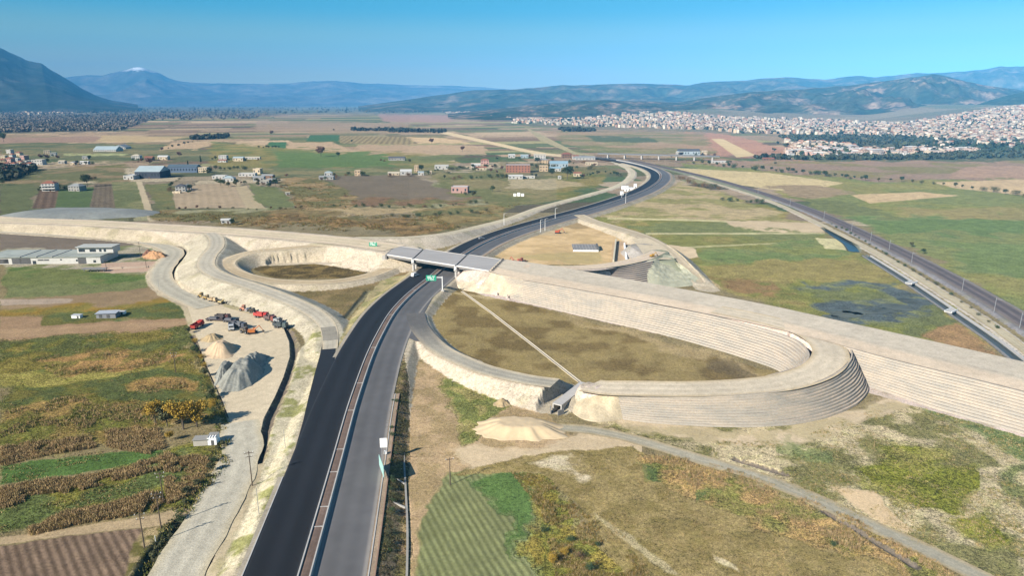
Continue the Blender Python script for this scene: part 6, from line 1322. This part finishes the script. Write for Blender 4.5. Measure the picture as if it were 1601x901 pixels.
# ------------------------------------------------------------------ site vehicles
def wheel(parent, x, y, r, w_=.45):
    wo_ = MB().tube((x, y - w_ / 2, r), (x, y + w_ / 2, r), r, r, 16).build('wheel', BLK, parent)
    MB().tube((x, y - w_ / 2 - .02, r), (x, y + w_ / 2 + .02, r), r * .5, r * .5, 10).build('rim', MC(150, 150, 150, .5), wo_); return wo_
def truck(px, py, rz, body, bed, label, L=7.5, loaded=False, scale=1.0):
    o = empty('dump_truck', tuple(G(px, py)), rz); tag(o, label, 'truck'); o.scale = (scale,) * 3
    MB().box((0, 0, .75), (L, .9, .3)).build('chassis', BLK, o)
    m = MB(); m.box((L / 2 - 1.0, 0, .9), (2.0, 2.4, 1.0)); m.box((L / 2 - 1.05, 0, 1.9), (1.8, 2.3, 1.0), taper=.86); cb = m.build('cab', MC(*body, .4), o)
    MB().box((L / 2 - .12, 0, 1.95), (.1, 1.9, .75)).build('windscreen', GLASS, cb)
    m = MB(); l2 = L - 2.6; x0 = -L / 2 + l2 / 2
    m.box((x0, 0, 1.1), (l2, 2.4, .2)); m.box((x0, 1.12, 1.305), (l2, .14, 1.25)); m.box((x0, -1.12, 1.305), (l2, .14, 1.25)); m.box((x0 + l2 / 2 - .07, 0, 1.305), (.14, 2.1, 1.7)); m.box((x0 - l2 / 2 + .07, 0, 1.305), (.14, 2.1, 1.1))
    bd = m.build('tipper_body', MC(*bed, .6), o)
    for x in (L / 2 - 1.3, -L / 2 + 1.3, -L / 2 + 2.6):
        for y in (-1.05, 1.05): wheel(o, x, y, .52)
    return o
def excavator(px, py, rz, c, label, scale=1.0):
    o = empty('excavator', tuple(G(px, py)), rz); tag(o, label, 'excavator'); o.scale = (scale,) * 3
    for y in (-1.1, 1.1): m = MB(); m.box((0, y, 0), (3.8, .55, .8)); m.tube((1.9, y - .27, .4), (1.9, y + .27, .4), .4, .4, 12); m.tube((-1.9, y - .27, .4), (-1.9, y + .27, .4), .4, .4, 12); m.build('track', BLK, o)
    h = MB().box((-.4, 0, 1.0), (3.4, 2.5, 1.2), taper=.95).build('house', MC(*c, .5), o); cb = MB().box((.9, .75, 1.1), (1.3, .95, 1.7), taper=.9).build('cab', MC(*c, .5), o); MB().box((1.5, .75, 1.7), (.12, .75, .9)).build('window', GLASS, cb)
    bm_ = MB().tube((.8, -.3, 1.8), (3.4, -.3, 4.2), .32, .24, 6).build('boom', MC(*c, .5), o); st = MB().tube((3.4, -.3, 4.2), (5.0, -.3, 1.7), .22, .16, 6).build('stick', MC(*c, .5), o)
    MB().box((5.1, -.3, .7), (1.0, 1.2, 1.0), taper=.6).build('bucket', MC(80, 76, 70), st); return o
def loader(px, py, rz, c, label, scale=1.0):
    o = empty('wheel_loader', tuple(G(px, py)), rz); tag(o, label, 'loader'); o.scale = (scale,) * 3
    MB().box((-1.3, 0, .9), (2.6, 2.0, 1.3), taper=.92).build('engine_body', MC(*c, .5), o); cb = MB().box((.4, 0, 1.3), (1.3, 1.5, 1.7), taper=.9).build('cab', MC(*c, .5), o); MB().box((.4, 0, 1.9), (1.34, 1.52, .8)).build('window', GLASS, cb)
    m = MB(); 
    for y in (-.6, .6): m.tube((.9, y, 1.2), (2.9, y, .7), .14, .12, 6)
    m.tube((2.9, -.7, .7), (2.9, .7, .7), .1, .1, 6); m.build('lift_arm', MC(*c, .5), o)
    m = MB(); m.box((3.4, 0, .15), (.9, 2.6, .15)); m.box((3.0, 0, .305), (.15, 2.6, .9)); m.build('bucket', MC(90, 84, 76), o)
    for x in (-1.4, 1.4):
        for y in (-1.05, 1.05): wheel(o, x, y, .72, .55)
    return o
def roller(px, py, rz, c, label):
    o = empty('road_roller', tuple(G(px, py)), rz); tag(o, label, 'road roller'); MB().box((-.8, 0, .7), (2.6, 1.7, 1.0), taper=.9).build('body', MC(*c, .5), o); cb = MB().box((-.1, 0, 1.7), (1.2, 1.4, 1.3)).build('cab', MC(*c, .5), o); MB().box((-.1, 0, 2.0), (1.24, 1.44, .6)).build('window', GLASS, cb)
    MB().tube((1.6, -1, .75), (1.6, 1, .75), .75, .75, 20).build('drum', STEEL, o); MB().box((1.3, 0, .8), (1.4, 2.3, .2)).build('drum_frame', MC(*c, .5), o)
    for y in (-.9, .9): wheel(o, -1.4, y, .68, .5)
    return o
def trailer(px, py, rz, c, label, L=9):
    o = empty('flat_trailer', tuple(G(px, py)), rz); tag(o, label, 'trailer'); MB().box((0, 0, .85), (L, 2.4, .3)).build('bed', MC(*c, .7), o); MB().box((L / 2 - .3, 0, 1.15), (.2, 2.4, 1.0)).build('headboard', MC(*c, .7), o); MB().box((-1, 0, 1.15), (L * .5, 1.9, .8), taper=.8).build('load', MC(110, 112, 118), o)
    for x in (-L / 2 + 1, -L / 2 + 2.2):
        for y in (-1.0, 1.0): wheel(o, x, y, .48)
    MB().tube((L / 2, 0, .8), (L / 2 + 1.6, 0, .6), .1, .1, 6).build('drawbar', BLK, o); return o
YEL, RED, ORA, GRY = (206, 158, 60), (196, 58, 50), (214, 130, 70), (140, 142, 146)
truck(309, 513, 1.45, RED, (190, 70, 60), 'bright red dump truck parked at the field edge of the yard', 8)
trailer(337, 502, -.15, (96, 84, 84), 'dark flatbed trailer next to the bright red truck'); truck(349, 500, -.25, (96, 60, 56), (90, 84, 84), 'dark brown dump truck at the head of the parked row'); trailer(361, 504, -.3, (90, 88, 92), 'dark trailer in the middle of the parked row', 8)
truck(362, 515, -1.2, (226, 228, 230), (150, 154, 160), 'white cabbed grey tipper truck parked across the row'); truck(376, 513, -.5, (90, 94, 104), (120, 124, 130), 'slate grey dump truck beside the white cabbed one'); loader(384, 521, -.5, (120, 110, 96), 'dull brown wheel loader at the end of the parked row'); excavator(395, 522, .2, ORA, 'orange excavator next to the sand road in the yard', .9)
roller(316, 466, -.4, (180, 150, 90), 'yellow road roller, first machine along the slope foot'); loader(324, 469, -.3, (190, 160, 100), 'yellow wheel loader behind the roller on the slope foot', .85); truck(333, 472, -.35, (216, 190, 150), (200, 176, 140), 'cream small truck between the yellow machines', 6, scale=.85); excavator(346, 475, -.4, (200, 180, 130), 'pale yellow excavator last in the upper group', .7)
roller(382, 486, -.3, (214, 150, 120), 'orange road roller, first of the second group on the slope foot'); loader(396, 489, -.4, (90, 80, 60), 'dark loader behind the orange roller', .8); truck(409, 497, -.3, RED, (206, 84, 76), 'red dump truck on the slope side of the yard'); truck(423, 502, -.6, (150, 90, 80), (120, 100, 96), 'reddish brown tipper truck below the slope', 7); loader(436, 506, -.5, (176, 180, 182), 'pale grey wheel loader at the slope foot', 1.0); truck(439, 513, -.3, (90, 104, 104), (84, 92, 94), 'dark green grey truck in the bend of the ditch', 7)
excavator(872, 365, -.2, (200, 96, 60), 'orange red excavator digging on the sand of the far loop', 1.0); excavator(805, 413, 2.4, (200, 110, 90), 'red excavator at the start of the approach embankment', 1.0); loader(815, 410, .4, (206, 120, 100), 'reddish wheel loader beside the excavator on the embankment'); truck(574, 379, .1, (232, 232, 228), (220, 220, 216), 'white truck parked on the approach road before the bridge', 7); loader(569, 377, .2, (110, 100, 92), 'dark loader behind the white truck on the approach road'); truck(109, 347, -.1, (150, 156, 150), (130, 136, 132), 'grey green truck on the approach road beside the gravel bank', 8); truck(676, 379, 1.4, (90, 60, 46), (60, 50, 44), 'dark brown truck beyond the bridge', 6); excavator(1020, 252 + 150, .5, YEL, 'small yellow excavator on the pale stone pad', .7)
def car(px, py, rz, c, label, z=None, scale=1.0, van=False):
    q = G(px, py) if z is None else P(px, py, z); o = empty('van' if van else 'car', tuple(q), rz); tag(o, label, 'van' if van else 'car'); o.scale = (scale,) * 3
    bmh = bmesh.new(); L_, W_, Hh = (5.2, 2.0, 2.2) if van else (4.4, 1.8, 1.45)
    prof = [(-L_/2, .35), (L_/2, .35), (L_/2, .85), (L_*.28, 1.0), (L_*.14, Hh), (-L_*.42, Hh), (-L_/2, .95)]
    a = [bmh.verts.new((x, -W_/2, z_)) for x, z_ in prof]; b_ = [bmh.verts.new((x, W_/2, z_)) for x, z_ in prof]; k = len(prof)
    bmh.faces.new(a); bmh.faces.new(b_[::-1]); [bmh.faces.new((a[i], b_[i], b_[(i+1) % k], a[(i+1) % k])) for i in range(k)]; bmesh.ops.recalc_face_normals(bmh, faces=bmh.faces[:])
    me = bpy.data.meshes.new('body'); bmh.to_mesh(me); bmh.free(); me.materials.append(MC(*c, .35)); bo = bpy.data.objects.new('body', me); COL.objects.link(bo); bo.parent = o
    MB().box((-.3, 0, Hh * .66), (L_ * .5, W_ + .03, Hh * .22)).build('window', GLASS, bo)
    for x in (-L_ * .32, L_ * .32):
        for y in (-W_/2 + .05, W_/2 - .05): wheel(o, x, y, .33, .22)
    return o
car(649, 432, 1.0, (236, 236, 236), 'white van driving away on the dark carriageway before the bridge', ZM + .02, van=True)
car(753, 374, .5, (150, 150, 154), 'small grey car on the dark carriageway beyond the bridge', ZM + .02)

# ------------------------------------------------------------------ poles and signs
def pole(px, py, h, label, material=WOOD, r=.16, arms=2, rz=0.3, group=None):
    q = G(px, py); o = empty('utility_pole', (q[0], q[1], q[2] - .2), rz); tag(o, label, 'utility pole', group); MB().tube((0, 0, 0), (0, 0, h), r, r * .65, 8).build('pole', material, o)
    for k in range(arms):
        am = MB().box((0, 0, h - .6 - k * 1.1), (2.4 - .6 * k, .14, .14)).build('cross_arm', material, o)
        for x in (-1.0 + .3 * k, 0, 1.0 - .3 * k): MB().tube((x, 0, h - .45 - k * 1.1), (x, 0, h - .15 - k * 1.1), .07, .05, 6).build('insulator', WHITE, am)
    return o
pole(226, 857, 9.4, 'dark wooden pole standing in the corner of the ploughed field'); pole(252, 826, 10, 'wooden pole at the track junction by the ditch'); pole(256, 786, 9, 'wooden pole half hidden in the reeds behind the junction'); pole(394.5, 760, 10.5, 'wooden pole on the motorway side of the haul road'); pole(275, 583, 8.5, 'wooden pole out in the left meadow'); pole(704, 759, 8.4, 'wooden pole at the corner of the striped green field', arms=1)
pole(405, 805, 7.5, 'slim pale steel pole between the haul road and the motorway', STEEL, .09, 0); pole(245, 858, 3.6, 'short pale post in the ditch by the ploughed field', WHITE, .1, 0); pole(220, 403, 11, 'tall wooden pole beside the unfinished building', arms=1); pole(167, 412 + 12, 7, 'small wooden pole before the unfinished building', arms=1); pole(229, 419, 7, 'small wooden pole in front of the orange rubble', arms=1); pole(446, 700, 6, 'thin steel pole on the slope beside the dark carriageway', STEEL, .08, 0); pole(249, 455, 7, 'thin pole on the verge of the service road bend', STEEL, .08, 0)
for i, (x, y) in enumerate(((1185, 303), (1235, 322), (1288, 342), (1331, 362), (1361, 377), (1390, 391), (1425, 411), (1504, 455), (1554, 488), (1594, 513))):
    q = P(x, y, 1.1); o = empty('catenary_mast', tuple(q), -.9); tag(o, 'slender grey mast beside the railway track on the plain', 'catenary mast', 'masts along the railway'); MB().tube((0, 0, 0), (0, 0, 7.2), .13, .10, 6).build('mast', STEEL, o); MB().tube((0, 0, 6.4), (2.6, 0, 6.8), .06, .05, 5).build('arm', STEEL, o)
for i, (x, y, zz) in enumerate(((845, 363, 2), (852, 361, 2), (868, 343, 2), (788, 352, 2), (972, 309, 2), (978, 318, 2))):
    q = P(x, y, zz); o = empty('lighting_mast', tuple(q)); tag(o, ('tall pale lighting mast at the roadside past the bridge', 'second tall pale mast next to the first past the bridge', 'pale mast on the far side of the carriageways', 'pale mast just beyond the merging slip road', 'pale mast before the motorway bend, upper one', 'pale mast before the motorway bend, lower one')[i], 'mast'); MB().tube((0, 0, 0), (0, 0, 9.5), .16, .1, 8).build('mast', WHITE, o); MB().tube((0, 0, 9.4), (1.8, 0, 9.9), .08, .06, 6).build('arm', WHITE, o); MB().box((2.0, 0, 9.82), (.9, .3, .14)).build('lamp', STEEL, o)
def sign(px, py, z, wd, hh, zb, rz, face, back, label, legs=2, name='road_sign', lines=(), cat='sign'):
    q = P(px, py, z); o = empty(name, tuple(q), rz); tag(o, label, cat); pn = MB().box((0, 0, zb), (wd, .1, hh)).build('panel', back, o)
    if face is not None: MB().box((0, .06, zb + .03), (wd - .06, .02, hh - .06)).build('face', face, pn)
    for k, (x, zz, l_, h_) in enumerate(lines): MB().box((x, -.056, zb + zz), (l_, .02, h_)).build('lettering', WHITE, pn)
    for k in range(legs): x = (k - (legs - 1) / 2) * wd * .55; MB().tube((x, .12, -.5), (x, .12, zb + hh * .9), .09, .09, 8).build('post', STEEL, o)
    return o
sign(600.5, 713, 2.0, 2.0, 2.9, 2.6, .12, SIGNG, WHITE, 'white backed sign panel on posts at the edge of the grey carriageway', lines=())
q = P(603, 712, 1.7); o = MB().box((0, 0, 0), (.8, .6, 1.3)).build('control_cabinet', WHITE); o.location = tuple(q); tag(o, 'small white cabinet at the foot of the white backed sign', 'cabinet')
o = sign(597, 742, 1.9, 7.2, 3.2, .9, -1.22, SIGNG, TEAL, 'large green motorway sign seen edge on at the top of the bank', 2)
# gantry sign before the bridge
def cantilever(px, py, z, h, arm, label, rz=0.0, txt=True, pw=5.4, ph=3.1):
    q = P(px, py, z); o = empty('gantry_sign', tuple(q), rz); tag(o, label, 'gantry sign'); MB().tube((0, 0, 0), (0, 0, h), .28, .22, 10).build('post', WHITE, o); MB().tube((0, 0, h - .6), (-arm, 0, h - .6), .2, .16, 8).build('arm', WHITE, o)
    MB().box((0, 0, -.3), (1.6, 1.6, .9)).build('footing', CONC, o); pn = MB().box((-arm + pw / 2 - .4, -.3, h - 2.4), (pw, .14, ph)).build('panel', SIGNG, o); x0 = -arm + pw / 2 - .4
    if txt:
        for (x, zz, l_) in ((-1.0, 2.2, 2.0), (1.3, 2.2, 1.3), (-.8, 1.4, 2.4), (1.2, 1.4, .5), (-1.4, .6, .5), (.4, .6, 2.2)): MB().box((x0 + x, -.385, h - 2.4 + zz), (l_, .02, .34)).build('lettering', WHITE, pn)
    return o
cantilever(692, 455, 2.0, 8.0, 8.2, 'green overhead motorway sign on a white cantilever post just before the bridge')
cantilever(586, 391, 6.5, 5.0, 3.0, 'green sign panel on a white post above the bridge abutment', txt=True, pw=5.0, ph=2.6)
# white site cabins near the motorway bend
for i, (x, y, w_, h_) in enumerate(((977, 296, 8, 4), (984, 297, 9, 3), (993, 294, 3, 5), (979, 303 - 4, 4, 3), (972, 305, 3, 4))):
    q = G(x, y); o = empty('site_cabin', tuple(q)); tag(o, ('white site cabin left in the group inside the bend', 'longer white site cabin in the middle of the group inside the bend', 'tall narrow white tank right of the cabins', 'small white box in front of the site cabins', 'white sign box between cabins and carriageway')[i], 'cabin'); MB().box((0, 0, 0), (w_, 4, h_)).build('wall', WHITE, o); MB().box((0, 0, h_), (w_ + .3, 4.3, .2)).build('roof', MC(210, 212, 212), o); MB().box((0, -2.03, .2), (1, .1, 2)).build('door', MC(120, 130, 140), o)
# slab and trench walls in the far loop
q = P(914, 388, .2); sb = empty('foundation_slab', (q[0], q[1], float(Hs(q[0], q[1])) ), -.03); tag(sb, 'grey concrete foundation slab with a white edge on the orange sand', 'foundation'); MB().box((0, 0, 0), (17, 22, .9)).build('slab', CONCD, sb); MB().box((0, -11.1, 0), (17.4, .5, 1.1)).build('edge_beam', WHITE, sb); MB().box((8.8, -2, 0), (1.2, 14, 2.6)).build('abutment_wall', DARK, sb)
for k in range(8): MB().box((-7.6 + k * 2.1, 0, .9), (.12, 21, .18)).build('rib', CONC, sb)
for i, (a, b, lb) in enumerate((((963, 377, .4), (959, 410, .4), 'long straight trench wall in the far loop, the one nearer the slab'), ((976, 383, .4), (980, 411, .4), 'pale trench wall in the far loop next to the grey strip'))):
    o = sweep('trench_wall', path([a, b], 3, False), [(-.5, -.5), (.5, -.5), (.5, 1.6), (-.5, 1.6)], (MC(224, 216, 190) if i == 0 else WHITE)); tag(o, lb, 'trench wall')
rb_ = sheet('gravel_strip', [(981, 383, .3), (988, 382, .3), (996, 408, .3), (984, 411, .3)], cgrav(A(140, 144, 140), A(150, 150, 140), 1.2, False), 0.1)
